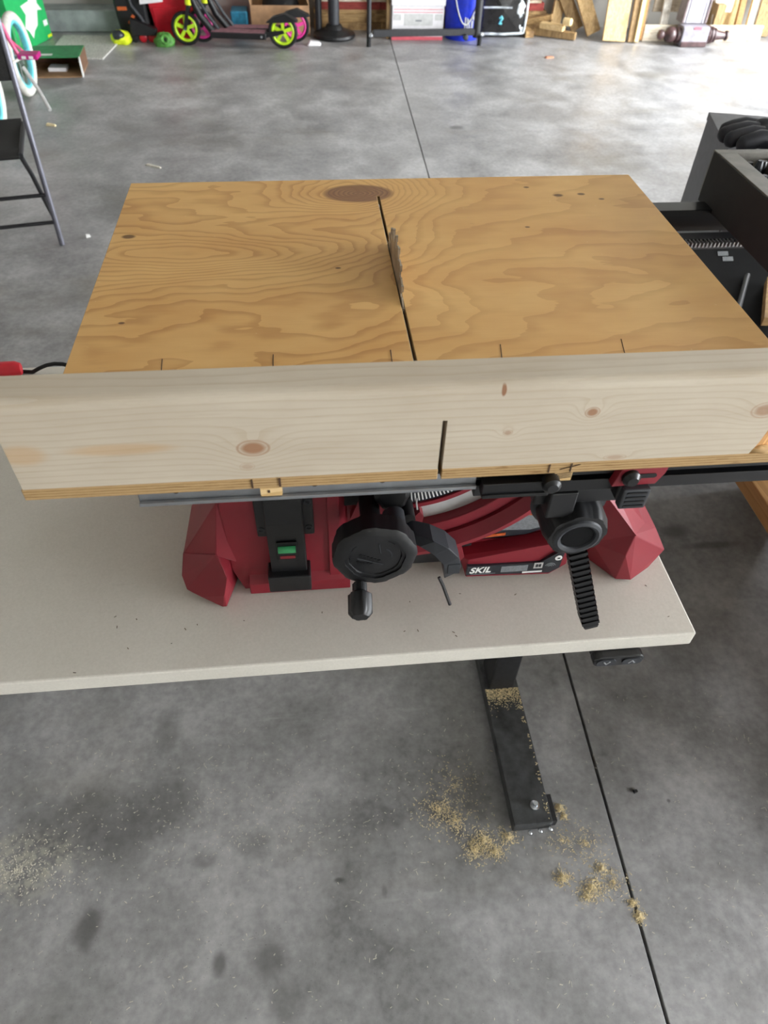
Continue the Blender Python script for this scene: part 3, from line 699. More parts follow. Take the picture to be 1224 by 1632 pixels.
# gloves lying on the cabinet top
def glove(label, M0, seed):
    t = thing('work_glove', label, 'glove', tuple(M0.translation), 'work gloves on the grey cabinet')
    mb = MB(); mb.M = M0
    mb.blob((0, 0, .028), .075, .055, .027, .07, seed, 28, 16, .0006)
    for k, (y, L) in enumerate(((-.038, .075), (-.013, .09), (.013, .085), (.037, .065))):
        pts = [(.04, y, .026), (.04+L*.4, y*1.05, .030), (.04+L*.7, y*1.1, .024), (.04+L*.85, y*1.1, .020)]
        mb.tube(pts, .019, 14, True, .0165); mb.blob(pts[-1], .016, .0165, .0165, .03, k, 14, 10)
    mb.tube([(-.01, .045, .028), (.02, .08, .03), (.045, .095, .02)], .017, 12, True, .012)
    mb.build('glove_hand', 'glove', t, True)
    mb = MB(); mb.M = M0; mb.tube([(-.06, 0, .030), (-.085, 0, .032), (-.12, 0, .036)], .033, 20, True, .036); 
    mb.build('cuff', 'glove', t, True)
def onCab(x, y, rot): return cabM() @ Matrix.Translation((x, y, ZCb+.003)) @ Matrix.Rotation(rot, 4, 'Z') @ Matrix.Scale(1.18, 4)
glove('black work glove with thumb up, nearest the cabinet corner', onCab(.125, -.26, A_(190)), 3)
glove('black work glove with rolled cuff further along the cabinet top', onCab(.36, -.07, A_(10)), 9)
tag(MB().blob((.78, 1.72, .04), .055, .05, .04, .2, 5, 20, 12, .0006).build('crumpled_rag', 'glove', None, True), 'crumpled black rag on the floor beside the cabinet', 'rag')

# ------------------------------------------------------------ red tool and cord at the back edge of the desk
tl = thing('screwdriver', 'red-handled screwdriver at the back left edge of the desk', 'screwdriver', (-.52, 1.06, DT))
MB().lathe([(.010, 0), (.014, .008), (.016, .04), (.013, .075), (.015, .09), (.010, .10)], (-.505, 1.085, DT+.0165), ax=(-1, -.15, 0), n=18, lobes=6, depth=.08).build('handle', 'bin_red', tl, True)
MB().tube([(-.605, 1.070, DT+.0165), (-.705, 1.055, DT+.012)], .003, 8).build('shaft', 'chrome', tl, True)
co = MB().tube([(-.50+.0*i, 1.095, 0) if False else (-.520+.0145*i, 1.095-.002*i, DT+.0045+.020*math.sin(PI*min(max(i-2, 0), 7)/7)) for i in range(9)], .0035, 8).build('power_cord', 'black_rubber', None, True)
tag(co, 'short loop of black cord arching over the back desk edge', 'cord')

# ------------------------------------------------------------ folding chair at left
ch = thing('folding_chair', 'folding chair with black mesh seat and grey tube frame, left', 'chair', (-1.3, 3.3, 0))
XR, XL = 0., -.48
CM = Matrix.Translation((-1.082, 3.16, 0)) @ Matrix.Rotation(A_(12), 4, 'Z')
def cpart(name, mat, fn, sm=True):
    mb = MB(); mb.M = CM; fn(mb); return mb.build(name, mat, ch, sm)
for x, s_ in ((XR, 1), (XL, -1)):
    cpart('front_leg', 'frame_grey', lambda b: b.tube([(x, 0, .004), (x, .05, .30), (x, .085, .50), (x, .155, .74), (x, .20, .93)], .0115, 12))
    cpart('rear_leg', 'black_metal', lambda b: b.tube([(x-s_*.030, -.15, .43), (x-s_*.024, -.06, .33), (x-s_*.024, .09, .16), (x-s_*.024, .24, .004)], .009, 12))
    cpart('seat_tube', 'black_metal', lambda b: b.tube([(x-s_*.030, -.15, .435), (x-s_*.030, .22, .435)], .009, 12))
for (y, z) in ((.035, .21), (.017, .10)):
    cpart('rung', 'black_metal', lambda b: b.tube([(XL, y, z), (XR, y, z)], .008, 10))
cpart('top_tube', 'frame_grey', lambda b: b.tube([(XL, .20, .93), (XR, .20, .93)], .011, 12))
n = 10
sp = [(-.16+.41*i/n, .447-.012*math.sin(PI*i/n)-(0 if i else .012)) for i in range(n+1)]
cpart('seat', 'sling', lambda b: b.prism(sp+[(y, z-.009) for y, z in sp[::-1]], 'x', XL+.036, XR-.036))
cpart('backrest', 'sling', lambda b: b.prism([(.118, .62), (.186, .90), (.198, .90), (.130, .62)], 'x', XL+.010, XR-.011), False)

# ------------------------------------------------------------ child's bicycle
bk = thing('bicycle', "child's bicycle with cream tyres, aqua rims and pink crank", 'bicycle', (-1.72, 4.9, 0))
XB = -1.70
for (y, r) in ((5.26, .225), (4.52, .225)):
    w = MB().torus((XB, y, r), (1, 0, 0), r-.026, .0255, 40, 12).build('tyre', 'tyre_white', bk, True)
    MB().torus((XB, y, r), (1, 0, 0), r-.056, .012, 40, 8, 1.6).build('rim', 'aqua', w, True)
    MB().tube([(XB-.04, y, r), (XB+.04, y, r)], .018, 12).build('hub', 'chrome', w, True)
    for k in range(16):
        t = 2*PI*k/16
        MB().tube([(XB+.015*(-1)**k, y, r), (XB, y+(r-.06)*math.cos(t), r+(r-.06)*math.sin(t))], .0013, 5).build('spoke', 'chrome', w)
MB().tube([(XB, 4.92, .25), (XB, 5.02, .62)], .016, 12).build('seat_tube', 'tyre_white', bk, True)
MB().tube([(XB, 4.92, .25), (XB, 4.60, .62)], .018, 12).build('down_tube', 'tyre_white', bk, True)
MB().tube([(XB, 4.98, .46), (XB, 4.60, .60)], .015, 12).build('top_tube', 'rose', bk, True)
for s_ in (-1, 1):
    MB().tube([(XB+s_*.01, 4.98, .42), (XB+s_*.045, 5.26, .225)], .008, 8).build('seat_stay', 'rose', bk, True)
    MB().tube([(XB+s_*.01, 4.92, .25), (XB+s_*.045, 5.26, .225)], .008, 8).build('chain_stay', 'tyre_white', bk, True)
    MB().tube([(XB, 4.60, .60), (XB+s_*.04, 4.57, .50), (XB+s_*.045, 4.52, .225)], .010, 8).build('fork_blade', 'rose', bk, True)
    MB().tube([(XB, 4.60, .72), (XB+s_*.2, 4.66, .80), (XB+s_*.24, 4.74, .80)], .010, 8).build('handlebar', 'chrome', bk, True)
    MB().tube([(XB+s_*.238, 4.72, .80), (XB+s_*.245, 4.81, .80)], .014, 10).build('grip', 'pink', bk, True)
MB().tube([(XB, 4.60, .58), (XB, 4.60, .73)], .014, 10).build('stem', 'chrome', bk, True)
MB().hull([(XB, 4.86, .66), (XB-.07, 5.10, .66), (XB+.07, 5.10, .66), (XB-.03, 4.95, .63), (XB+.03, 4.95, .63), (XB, 5.12, .70), (XB, 4.9, .69)]).build('saddle', 'pink', bk, bevel=.01)
MB().lathe([(.055, 0), (.055, .005)], (XB+.03, 4.93, .46), ax=(1, 0, 0), n=28, lobes=14, depth=.06).build('chainring', 'rose', bk, True)
ck = MB().tube([(XB+.055, 4.93, .46), (XB+.075, 4.925, .385), (XB+.10, 4.92, .312)], .011, 10).build('crank_arm', 'rose', bk, True)
pd = MB().box(XB+.105, XB+.215, 4.88, 4.97, .292, .318).build('pedal', 'magenta', bk, bevel=.004)
for k in range(2): MB().box(XB+.13+k*.04, XB+.152+k*.04, 4.875, 4.881, .298, .312).build('reflector', 'white', pd)
MB().tube([(XB+.05, 5.10, .20), (XB+.115, 5.05, .10), (XB+.185, 4.94, .012)], .011, 8).build('kickstand', 'silver', bk, True)

# ------------------------------------------------------------ green boxes
gb = thing('cardboard_box', 'upright bright green box with a white splash emblem behind the bicycle', 'box', (-1.95, 6.45, 0))
G0 = Matrix.Translation((-1.871, 6.67, 0)) @ Matrix.Rotation(A_(75), 4, 'Z')
mb = MB(); mb.M = G0; mb.box(-.50, 0, 0, .24, .001, .50); mb.build('carton', 'green_box', gb, bevel=.003)
mb = MB(); mb.M = G0
spl = [(-.30, .13), (-.27, .10), (-.245, .05), (-.215, .09), (-.17, .115), (-.135, .20), (-.085, .19), (-.12, .24), (-.10, .31), (-.15, .275), (-.185, .36), (-.20, .27), (-.29, .26), (-.26, .20)]
mb.prism([(-.2+(x+.2)*1.3, z) for x, z in spl], 'y', -.0015, .0005); mb.build('splash_emblem', 'white', gb)
mb = MB(); mb.M = G0; mb.box(-.075, -.02, -.0015, .0005, .09, .125); mb.build('white_lettering_block', 'white', gb)
mb = MB(); mb.M = G0; mb.box(-.06, 0.0015, -.0014, .0005, .012, .03); mb.build('yellow_corner_strip', 'yellow', gb)
mb = MB(); mb.M = G0; mb.box(-.50, 0.0008, -.0012, .0005, .385, .389); mb.build('flap_seam', 'cardboard_in', gb)
ob = thing('open_box', 'dull green open-ended carton lying on the floor by the grey doormat', 'box', (-1.64, 5.85, 0))
O0 = Matrix.Translation((-1.80, 5.67, 0)) @ Matrix.Rotation(A_(4), 4, 'Z')
def ob_box(name, mat, *a):
    mb = MB(); mb.M = O0; mb.box(*a); return mb.build(name, mat, ob, bevel=.001)
ob_box('bottom_panel', 'cardboard', 0, .34, -.05, .30, .001, .005)
ob_box('top_panel', 'green_box2', 0, .34, 0, .30, .105, .109)
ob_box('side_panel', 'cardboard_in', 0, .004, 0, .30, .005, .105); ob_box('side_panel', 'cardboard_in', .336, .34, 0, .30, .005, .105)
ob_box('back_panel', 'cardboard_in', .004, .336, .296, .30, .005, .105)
mb = MB(); mb.M = O0; mb.hull([(.338, -.004, .002), (.338, -.004, .11), (.345, -.06, .002), (.345, -.06, .10), (.352, -.06, .002), (.352, -.06, .10), (.346, 0, .002), (.346, 0, .11)]); mb.build('side_flap', 'white', ob)
ob_box('printed_splash', 'white', .04, .16, .05, .09, .1088, .1096)
pc = MB().box(-1.70, -1.58, 5.75, 5.85, .0065, .030); tag(pc.build('paper_packet', 'box_white', None, bevel=.003), 'pale paper packet inside the open green carton', 'packet')
mat_ = MB().prism([(-1.80, 6.10), (-1.39, 6.06), (-1.33, 6.68), (-1.80, 6.72)], 'z', .0005, .010).build('doormat', 'rug', None, bevel=.003)
tag(mat_, 'flat grey doormat on the floor before the concrete ledge', 'doormat')

# ------------------------------------------------------------ back wall clutter
SHIFT = -0.12
# inline skate / sports bag
sb = thing('sports_bag', 'black sports bag with small red tabs against the back ledge', 'bag', (-1.05, 6.68, 0))
MB().hull([(-1.22, 6.63, .06), (-1.24, 6.63, .25), (-1.14, 6.64, .40), (-1.0, 6.64, .38), (-.99, 6.62, .02), (-1.16, 6.62, .005), (-1.22, 6.80, .06), (-1.22, 6.80, .25), (-1.12, 6.80, .38), (-1.0, 6.80, .38), (-.99, 6.80, .005), (-1.16, 6.80, .005)]).build('bag_body', 'black', sb, bevel=.02)
MB().tube([(-1.13, 6.625, .36), (-1.10, 6.61, .22), (-1.04, 6.60, .14), (-1.0, 6.60, .06)], .014, 8).build('strap', 'grey_rubber', sb, True)
for (x, z, r) in ((-1.175, .20, 0), (-1.12, .13, .9)):
    mb = MB(); mb.M = Matrix.Translation((x, 6.622, z)) @ Matrix.Rotation(-r, 4, 'Y'); mb.box(-.035, .035, -.006, .006, -.012, .012); mb.build('red_tab', 'orange_print', sb, bevel=.003)
SHIFT = -.155
sk = thing('roller_skate', 'black roller skate with red wheels in front of the sports bag', 'roller skate', (-.96, 6.56, 0))
MB().hull([(-1.09, 6.505, .05), (-.90, 6.505, .05), (-.89, 6.505, .09), (-1.00, 6.505, .12), (-1.08, 6.505, .16), (-1.09, 6.565, .05), (-.90, 6.565, .05), (-.89, 6.565, .09), (-1.00, 6.565, .12), (-1.08, 6.565, .16)]).build('boot', 'black', sk, bevel=.008)
for x in (-1.07, -1.005, -.94, -.885):
    MB().lathe([(.022, -.012), (.030, -.006), (.030, .006), (.022, .012)], (x, 6.535, .031), ax=(0, 1, 0), n=18).build('wheel', 'bin_red' if x > -1.01 else 'black_rubber', sk, True)
SHIFT = 0
SHIFT = -0.125
hb = thing('knee_pad', 'neon yellow pad with a dark cap left of the black sports bag', 'pad', (-1.20, 6.50, 0))
MB().blob((-1.195, 6.50, .035), .075, .06, .05, .12, 2, 24, 14, .001).build('pad_shell', 'yellow', hb, True)
MB().blob((-1.205, 6.465, .062), .045, .04, .034, .05, 3, 20, 12).build('dark_cap', 'label', hb, True)
SHIFT = 0
SHIFT = -0.2
# red tote with white lid
tb = thing('storage_bin', 'red plastic bin with a recessed handle panel and white lid', 'bin', (-.73, 6.75, 0))
MB().hull([(x*1., y, z) for (x, y, z) in ((-.86, 6.63, .002), (-.60, 6.63, .002), (-.60, 6.88, .002), (-.86, 6.88, .002), (-.93, 6.60, .46), (-.54, 6.60, .46), (-.54, 6.94, .46), (-.93, 6.94, .46))]).build('bin_body', 'bin_red', tb, bevel=.012)
MB().hull([(-.86, 6.618, .10), (-.70, 6.618, .10), (-.69, 6.605, .21), (-.87, 6.605, .21), (-.86, 6.64, .10), (-.70, 6.64, .10), (-.69, 6.64, .21), (-.87, 6.64, .21)]).build('handle_panel', 'bin_red', tb, bevel=.006)
MB().box(-.95, -.52, 6.58, 6.96, .46, .49).build('lid', 'box_white', tb, bevel=.006)
MB().hull([(-.95, 6.575, .235), (-.78, 6.585, .250), (-.95, 6.60, .30), (-.78, 6.60, .30), (-.95, 6.59, .235), (-.78, 6.60, .25)]).build('hanging_tag', 'box_white', tb, bevel=.002)
MB().tube([(-.575, 6.61, .02), (-.555, 6.59, .45)], .022, 10).build('corner_rib', 'bin_red', tb, True)
SHIFT = 0
SHIFT = -0.15
gt = thing('toy_turtle', 'lumpy green toy shell on the floor in front of the red bin', 'toy', (-.80, 6.48, 0))
MB().blob((-.845, 6.45, .022), .078, .06, .062, .10, 8, 28, 16, .0006).build('shell', 'green_toy', gt, True)
MB().torus((-.83, 6.395, .052), (0, -1, .35), .024, .010, 20, 8).build('ring_eye', 'green_toy', gt, True)
MB().blob((-.828, 6.398, .05), .010, .008, .010, .02, 1, 10, 8).build('eye', 'black', gt, True)
SHIFT = 0
# kick scooters
def scooter(label, loc, rot, wheelmat, sc_=1.):
    t = thing('kick_scooter', label, 'scooter', loc, 'kick scooters by the back wall')
    Q = Matrix.Translation(loc) @ Matrix.Rotation(rot, 4, 'Z') @ Matrix.Scale(sc_, 4)
    def P(fn, name, mat, par=t, sm=True, bv=0):
        mb = MB(); mb.M = Q; fn(mb); return mb.build(name, mat, par, sm, bv)
    for x in (0, .66):
        w = P(lambda b: b.torus((x, 0, .1), (0, 1, 0), .089, .0115, 36, 10, 1.2), 'tyre', 'black_rubber')
        P(lambda b: b.torus((x, 0, .1), (0, 1, 0), .071, .010, 32, 8, 1.2), 'rim', wheelmat, w)
        for k in range(5):
            a = 2*PI*k/5+.3
            P(lambda b: b.hull([(x+math.cos(a+da)*r, yy, .1+math.sin(a+da)*r) for (r, da) in ((.012, -.9), (.012, .9), (.070, -.16), (.070, .16)) for yy in (-.008, .008)]), 'wheel_spoke', wheelmat, w, False)
        P(lambda b: b.tube([(x, -.03, .1), (x, .03, .1)], .009, 12), 'axle', 'chrome', w)
    P(lambda b: b.box(.17, .55, -.055, .055, .058, .095), 'deck', 'black', t, False, .006)
    P(lambda b: b.box(.18, .54, -.048, .048, .0952, .0975), 'grip_tape', 'dull_pink', t, False)
    for s_ in (-1, 1):
        P(lambda b: b.hull([(x, s_*y, z) for (x, z) in ((.50, .060), (.50, .094), (.56, .10), (.665, .112), (.675, .095), (.60, .075)) for y in (.024, .032)]), 'rear_fork', 'black', t, False)
        P(lambda b: b.lathe([(.008, 0), (.008, .003)], (.52, s_*.0565, .077), (0, s_, 0), 10), 'bolt', 'chrome')
        P(lambda b: b.hull([(x, s_*y, z) for (x, z) in ((-.012, .10), (.012, .095), (.03, .235), (.05, .235)) for y in (.022, .030)]), 'fork_blade', 'black', t, False)
        P(lambda b: b.tube([(.09, 0, .95), (.09, s_*.2, .96)], .012, 10), 'handlebar', 'black')
        P(lambda b: b.tube([(.09, s_*.18, .96), (.09, s_*.28, .96)], .017, 10), 'grip', wheelmat)
    P(lambda b: b.hull([(x, y, z) for (x, z) in ((.55, .15), (.60, .185), (.68, .205), (.76, .17), (.765, .16), (.68, .195), (.60, .172)) for y in (-.03, .03)]), 'rear_fender', 'black', t, False, .002)
    P(lambda b: b.tube([(.04, 0, .22), (.065, 0, .58), (.09, 0, .96)], .017, 12), 'steering_tube', 'black')
    P(lambda b: b.tube([(.043, 0, .235), (.046, 0, .275)], .026, 14), 'headset_collar', 'yellow')
    P(lambda b: b.tube([(.05, 0, .30), (.11, 0, .17), (.19, 0, .078)], .022, 10), 'neck', 'black')
    P(lambda b: b.tube([(.06, .02, .33), (.16, .02, .17), (.22, .02, .095)], .011, 8), 'neck_brace', 'grey_rubber')
    return t
scooter('kick scooter with lime green wheels, nearest of the two', (-.82, 6.46, 0), A_(-7), 'lime', 1.11)
scooter('kick scooter with hot pink wheels, behind the lime one', (-.71, 6.555, 0), A_(0), 'pink', 1.08)
# cardboard box behind scooters
cbx = thing('open_carton', 'open brown cardboard carton behind the scooters', 'box', (-.12, 6.85, 0))
for a in ((-.34, .12, 6.76, 6.765, .001, .20), (-.34, .12, 7.025, 7.03, .001, .20), (-.34, -.335, 6.765, 7.025, .001, .20), (.115, .12, 6.765, 7.025, .001, .20), (-.335, .115, 6.765, 7.025, .001, .006)):
    bx('carton_panel', *a, 'cardboard', cbx)
MB().hull([(-.34, 6.762, .20), (-.335, 6.762, .20), (-.37, 6.77, .34), (-.365, 6.77, .34), (-.34, 7.0, .20), (-.335, 7.0, .20), (-.37, 7.0, .34), (-.365, 7.0, .34)]).build('flap', 'cardboard', cbx)
MB().hull([(.115, 6.762, .20), (.12, 6.762, .20), (.05, 6.78, .34), (.055, 6.78, .34), (.115, 7.0, .20), (.12, 7.0, .20), (.05, 7.0, .34), (.055, 7.0, .34)]).build('flap', 'cardboard', cbx)
tag(MB().blob((-.10, 6.89, .17), .15, .09, .12, .06, 6, 24, 14).build('rolled_tarp', 'black_rubber', None, True), 'black bundled tarp bulging out of the brown carton', 'tarp')
tq = MB(); tq.box(-.50, -.37, 6.75, 6.95, .001, .16); tag(tq.build('toolbox', 'teal', None, bevel=.01), 'small teal box between the red bin and brown carton', 'box')
ws = MB().hull([(.09, 6.44, .001), (.19, 6.44, .001), (.20, 6.52, .001), (.09, 6.52, .001), (.11, 6.46, .03), (.18, 6.46, .022), (.18, 6.50, .022), (.11, 6.50, .03)]).build('plastic_wedge', 'box_white', None, bevel=.004)
tag(ws, 'small white plastic wedge beside the lime scooter wheel', 'wedge')
# black pedestal base
pe = thing('pedestal_stand', 'round black weighted base with a thick post, right of the scooters', 'stand', (.31, 6.72, 0))
MB().lathe([(.165, .001), (.170, .012), (.165, .028), (.13, .036), (.11, .05), (.075, .058), (.06, .085), (.05, .09)], (.31, 6.72, 0), n=40).build('round_base', 'black', pe, True)
MB().tube([(.31, 6.72, .085), (.31, 6.72, .50), (.31, 6.72, 1.0)], .044, 20).build('post', 'grey_rubber', pe, True)
MB().tube([(.19, 6.77, .03), (.19, 6.77, .5), (.19, 6.77, .9)], .028, 14).build('rear_post', 'black_metal', pe, True)
MB().tube([(.19, 6.77, .45), (.31, 6.72, .45)], .02, 10).build('post_link', 'black_metal', pe, True)
# lumber stack along the wall
ls = [(-.0, 1.0), (1.003, 2.25)]
nn = 0
for c_, (z, h, mat, dy) in enumerate(((.001, .055, 'tan_wood', 0), (.0565, .055, 'tan_wood', .012), (.112, .028, 'tan_wood', .02), (.1405, .055, 'red_wood', .014), (.196, .018, 'pale_wood_x', 0), (.2145, .055, 'red_wood', .02), (.270, .03, 'tan_wood', .01))):
    for k, (a, b_) in enumerate(((.16+.05*(c_ % 2), .70+.24*(c_ % 3)), (.705+.24*(c_ % 3), 1.60-.1*(c_ % 2)), (1.605-.1*(c_ % 2), 2.16-.03*c_))):
        o = bx('lumber', a, b_, 6.925+dy, 7.05, z, z+h, mat, None, .002)
        tone = {'tan_wood': 'tan', 'red_wood': 'red-stained', 'pale_wood_x': 'thin whitewashed'}[mat]
        pos = ('left', 'middle', 'right')[k]; row = ('bottom', 'second', 'third', 'fourth', 'fifth', 'sixth', 'top')[c_]
        tag(o, f'{tone} board in the {row} row, {pos} end of the back wall lumber stack' if pos != 'middle' else f'{tone} board in the {row} row, middle of the back wall lumber stack', 'board', 'boards in the long stack along the back wall')
# black steel floor stand
st = thing('steel_stand', 'black steel stand with two uprights and a low crossbar before the white box', 'stand', (1.0, 6.45, 0))
MB().tube([(.565, 6.43, .05), (.565, 6.43, .6), (.565, 6.43, 1.2)], .017, 12).build('upright', 'black_metal', st, True)
MB().tube([(1.425, 6.50, .05), (1.425, 6.50, .6), (1.425, 6.50, 1.2)], .030, 12).build('upright', 'black_metal', st, True)
MB().tube([(.565, 6.43, 1.2), (1.425, 6.50, 1.2)], .017, 12).build('top_bar', 'black_metal', st, True)
MB().hull([(.60, 6.42, .065), (1.42, 6.48, .065), (.60, 6.42, .11), (1.42, 6.48, .11), (.60, 6.45, .065), (1.42, 6.51, .065), (.60, 6.45, .11), (1.42, 6.51, .11)]).build('crossbar', 'black_metal', st, bevel=.003)
for (x, y) in ((.565, 6.43), (1.448, 6.47)):
    MB().tube([(x, y, .001), (x, y, .07)], .017, 12).build('foot_peg', 'black_rubber', st, True)
    MB().lathe([(.016, 0), (.016, .012), (.01, .018)], (x+.012, y-.014, .078), ax=(0, -1, .3), n=12).build('clamp_screw', 'chrome', st, True)
MB().lathe([(.02, 0), (.02, .03), (.012, .034)], (1.33, 6.463, .060), ax=(0, -1, 0), n=14).build('clamp_screw', 'grey_rubber', st, True)
# white storage box
wb = thing('storage_box', 'white cardboard storage box with faint printed panels behind the steel stand', 'box', (.97, 6.72, 0))
MB().box(.765, 1.175, 6.62, 6.91, .001, .232).build('box_body', 'box_white', wb, bevel=.003)
MB().box(.757, 1.183, 6.61, 6.915, .232, .31).build('box_lid', 'box_white', wb, bevel=.003)
bx('red_base_strip', .764, 1.176, 6.6185, 6.62, .002, .026, 'pink_print', wb)
for a in ((.775, .835, .135, .175), (.86, 1.09, .10, .178), (1.105, 1.165, .135, .175)):
    bx('print_panel', a[0], a[1], 6.6188, 6.62, a[2], a[3], 'silver', wb)
for z in (.075, .055, .186, .205): bx('print_line', .775, 1.165, 6.6187, 6.62, z, z+.004, 'pink_print' if z > .15 else 'grey_print', wb)
bx('print_lettering_block', .95, 1.0, 6.6184, 6.6188, .128, .138, 'grey_print', wb)
tag(bx('wooden_post', .725, .752, 6.66, 6.72, .001, .8, 'old_wood_z', None, .002), 'narrow grey-brown wooden post standing left of the white storage box', 'post')
# blue bucket
bu = thing('bucket', 'blue plastic bucket with white handle and white line emblem', 'bucket', (1.33, 6.72, 0))
MB().lathe([(.128, .001), (.132, .02), (.150, .36), (.158, .362), (.158, .375), (.146, .375), (.125, .01)], (1.345, 6.72, 0), n=40).build('pail', 'blue', bu, True)
def onb(a, z, r=.0015): R_ = .132+(z-.02)*.053+r; return (1.345+R_*math.sin(a), 6.72-R_*math.cos(a), z)
MB().tube([onb(-.75+.125*i, .36-.245*math.sin(PI*(i/13)**.9), .006) for i in range(14)], .0045, 8).build('bail_handle', 'white', bu, True)
for P_ in ([(-.02, .165), (-.02, .045), (.62, .05), (.62, .165)], [(.10, .16), (.11, .07), (.45, .07), (.46, .14)], [(.18, .15), (.25, .09), (.36, .09), (.38, .14)]):
    MB().tube([onb(a, z) for a, z in P_], .005, 6).build('line_emblem', 'silver', bu, True)
MB().tube([onb(.42, .15, .008), onb(.62, .18, .008)], .010, 8).build('handle_grip', 'white', bu, True)
# black shiny bag
sg = thing('plastic_bag', 'shiny black plastic sack with clear wrinkled edge and pale mark', 'bag', (1.68, 6.80, 0))
MB().hull([(1.50, 6.72, .01), (1.86, 6.72, .01), (1.87, 6.76, .03), (1.86, 6.74, .42), (1.51, 6.74, .42), (1.50, 6.88, .01), (1.86, 6.88, .01), (1.85, 6.88, .42), (1.51, 6.88, .42), (1.68, 6.69, .18)]).build('sack', 'plastic_bag', sg, bevel=.02)
MB().tube([(1.50, 6.71, .028), (1.70, 6.705, .026), (1.86, 6.715, .032)], .010, 8).build('bottom_fold', 'bag_clear_sheen', sg, True)
MB().tube([(1.862, 6.715, .03), (1.87, 6.72, .15), (1.868, 6.725, .40)], .010, 8).build('side_fold', 'bag_clear_sheen', sg, True)
MB().tube([(1.51, 6.714, .205), (1.62, 6.692, .210), (1.74, 6.70, .206)], .007, 8).build('crease_fold', 'bag_clear_sheen', sg, True)
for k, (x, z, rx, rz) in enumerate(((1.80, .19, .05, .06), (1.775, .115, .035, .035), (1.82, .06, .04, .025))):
    MB().blob((x, 6.722, z), rx, .008, rz, .25, 20+k, 18, 10).build('sheen_patch', 'bag_clear_sheen', sg, True)  # pale blobs that paint the sheen on the sack's wrinkles
MB().tube([(1.645, 6.697, .135), (1.66, 6.695, .15), (1.67, 6.697, .135), (1.655, 6.698, .115), (1.648, 6.699, .10), (1.668, 6.70, .10)], .008, 8).build('pale_mark', 'aqua', sg, True)
# cut-off blocks pile
def plank(name, p0, p1, w, t, mat, label, cat='plank', group=None, up=(0, 1, 0)):
    p0, p1 = Vector(p0), Vector(p1); d = (p1-p0); L = d.length; d.normalize()
    n_ = Vector(up); n_ = (n_-d*n_.dot(d)).normalized(); s_ = d.cross(n_)
    mb = MB(); mb.M = Matrix.Translation(p0) @ Matrix(((s_.x, n_.x, d.x, 0), (s_.y, n_.y, d.y, 0), (s_.z, n_.z, d.z, 0), (0, 0, 0, 1)))
    mb.box(-w/2, w/2, -t/2, t/2, 0, L)
    return tag(mb.build(name, mat, None, bevel=.002), label, cat, group)
gB = 'wood offcuts piled at the back wall'
for (p0, p1, w, t, m_, lab) in (
    ((1.98, 6.80, .030), (2.28, 6.63, .030), .055, .05, 'old_wood_z', 'grey-brown offcut lying lowest and foremost in the block pile'),
    ((2.02, 6.78, .0775), (2.18, 6.66, .0775), .07, .04, 'pine_cut', 'pale short block on top of the foremost grey-brown offcut'),
    ((1.90, 6.90, .025), (1.915, 6.70, .025), .07, .045, 'tan_wood', 'tan offcut with its end facing forward, left of the pile'),
    ((1.93, 6.91, .0715), (2.12, 6.83, .120), .06, .04, 'tan_wood', 'tan block tilted upward behind the pale short block'),
    ((2.18, 6.93, .015), (2.20, 6.95, .21), .085, .035, 'tan_wood_z', 'upright tan block standing at the back of the block pile')):
    plank('wood_offcut', p0, p1, w, t, m_, lab, 'offcut', gB, (0, 0, 1) if abs(p1[2]-p0[2]) < .1 else (0, 1, 0))
tag(MB().lathe([(.026, 0), (.028, .02), (.028, .06), (.02, .068)], (2.17, 6.66, .127), ax=(.8, -.6, 0), n=16).build('wood_plug', 'yellow_ply', None, True), 'short round pale plug on top of the front blocks', 'wood plug')
gL = 'boards leaning against the back wall'
def lean(x, y, x2, h, w, t, m_, lab, z0=.022):
    o = plank('board', (x, y, z0), (x2, 7.03, h), w, t, m_, lab, 'board', gL)
    zs = [(o.matrix_world @ v.co).z if False else o.location.z+v.co.z for v in o.data.vertices]
    o.location.z -= min(zs)-.001
    return o
lean(2.36, 6.85, 1.99, .62, .10, .035, 'old_wood_z', 'dark aged board leaning steeply left behind the block pile')
lean(2.46, 6.72, 2.16, .66, .11, .04, 'tan_wood_z', 'tan board leaning left in front of the dark aged board')
lean(2.585, 6.57, 2.66, 1.5, .19, .022, 'tan_wood_z', 'wide pale pine board with knot leaning against the wall')
lean(2.725, 6.56, 2.82, 1.45, .045, .02, 'old_wood_z', 'narrow dark strip beside the wide pale pine board')
lean(2.765, 6.55, 2.90, 1.5, .032, .04, 'yellow_ply', 'narrow bright yellow strip leaning right of the wide pine board')
lean(2.805, 6.60, 2.93, 1.4, .04, .05, 'bench_wood', 'brown strip leaning behind the bright yellow strip')
# pallet-like crate
pa = thing('pallet', 'weathered whitewashed pallet with slats standing against the wall', 'pallet', (3.35, 6.8, 0))
bx('bottom_rail', 2.84, 3.86, 6.60, 6.625, .002, .115, 'pale_wood_x', pa, .003)
bx('middle_rail', 2.95, 3.63, 6.78, 6.80, .17, .27, 'pale_wood_x', pa, .003)
bx('top_rail', 2.95, 3.63, 6.90, 6.92, .6, .7, 'pale_wood_x', pa, .003)
for (x, w) in ((2.98, .065), (3.18, .08), (3.42, .075)):
    MB().hull([(x, 6.628, .02), (x+w, 6.628, .02), (x, 6.648, .02), (x+w, 6.648, .02), (x+.06, 6.93, .95), (x+w+.06, 6.93, .95), (x+.06, 6.95, .95), (x+w+.06, 6.95, .95)]).build('slat', 'pale_wood_z', pa, bevel=.002)
MB().box(3.43, 3.50, 6.63, 6.78, .02, .25).build('corner_block', 'old_wood_z', pa, bevel=.003)
lean(3.62, 6.80, 3.68, .9, .26, .012, 'yellow_ply', 'yellow plywood panel standing behind the pallet rail')
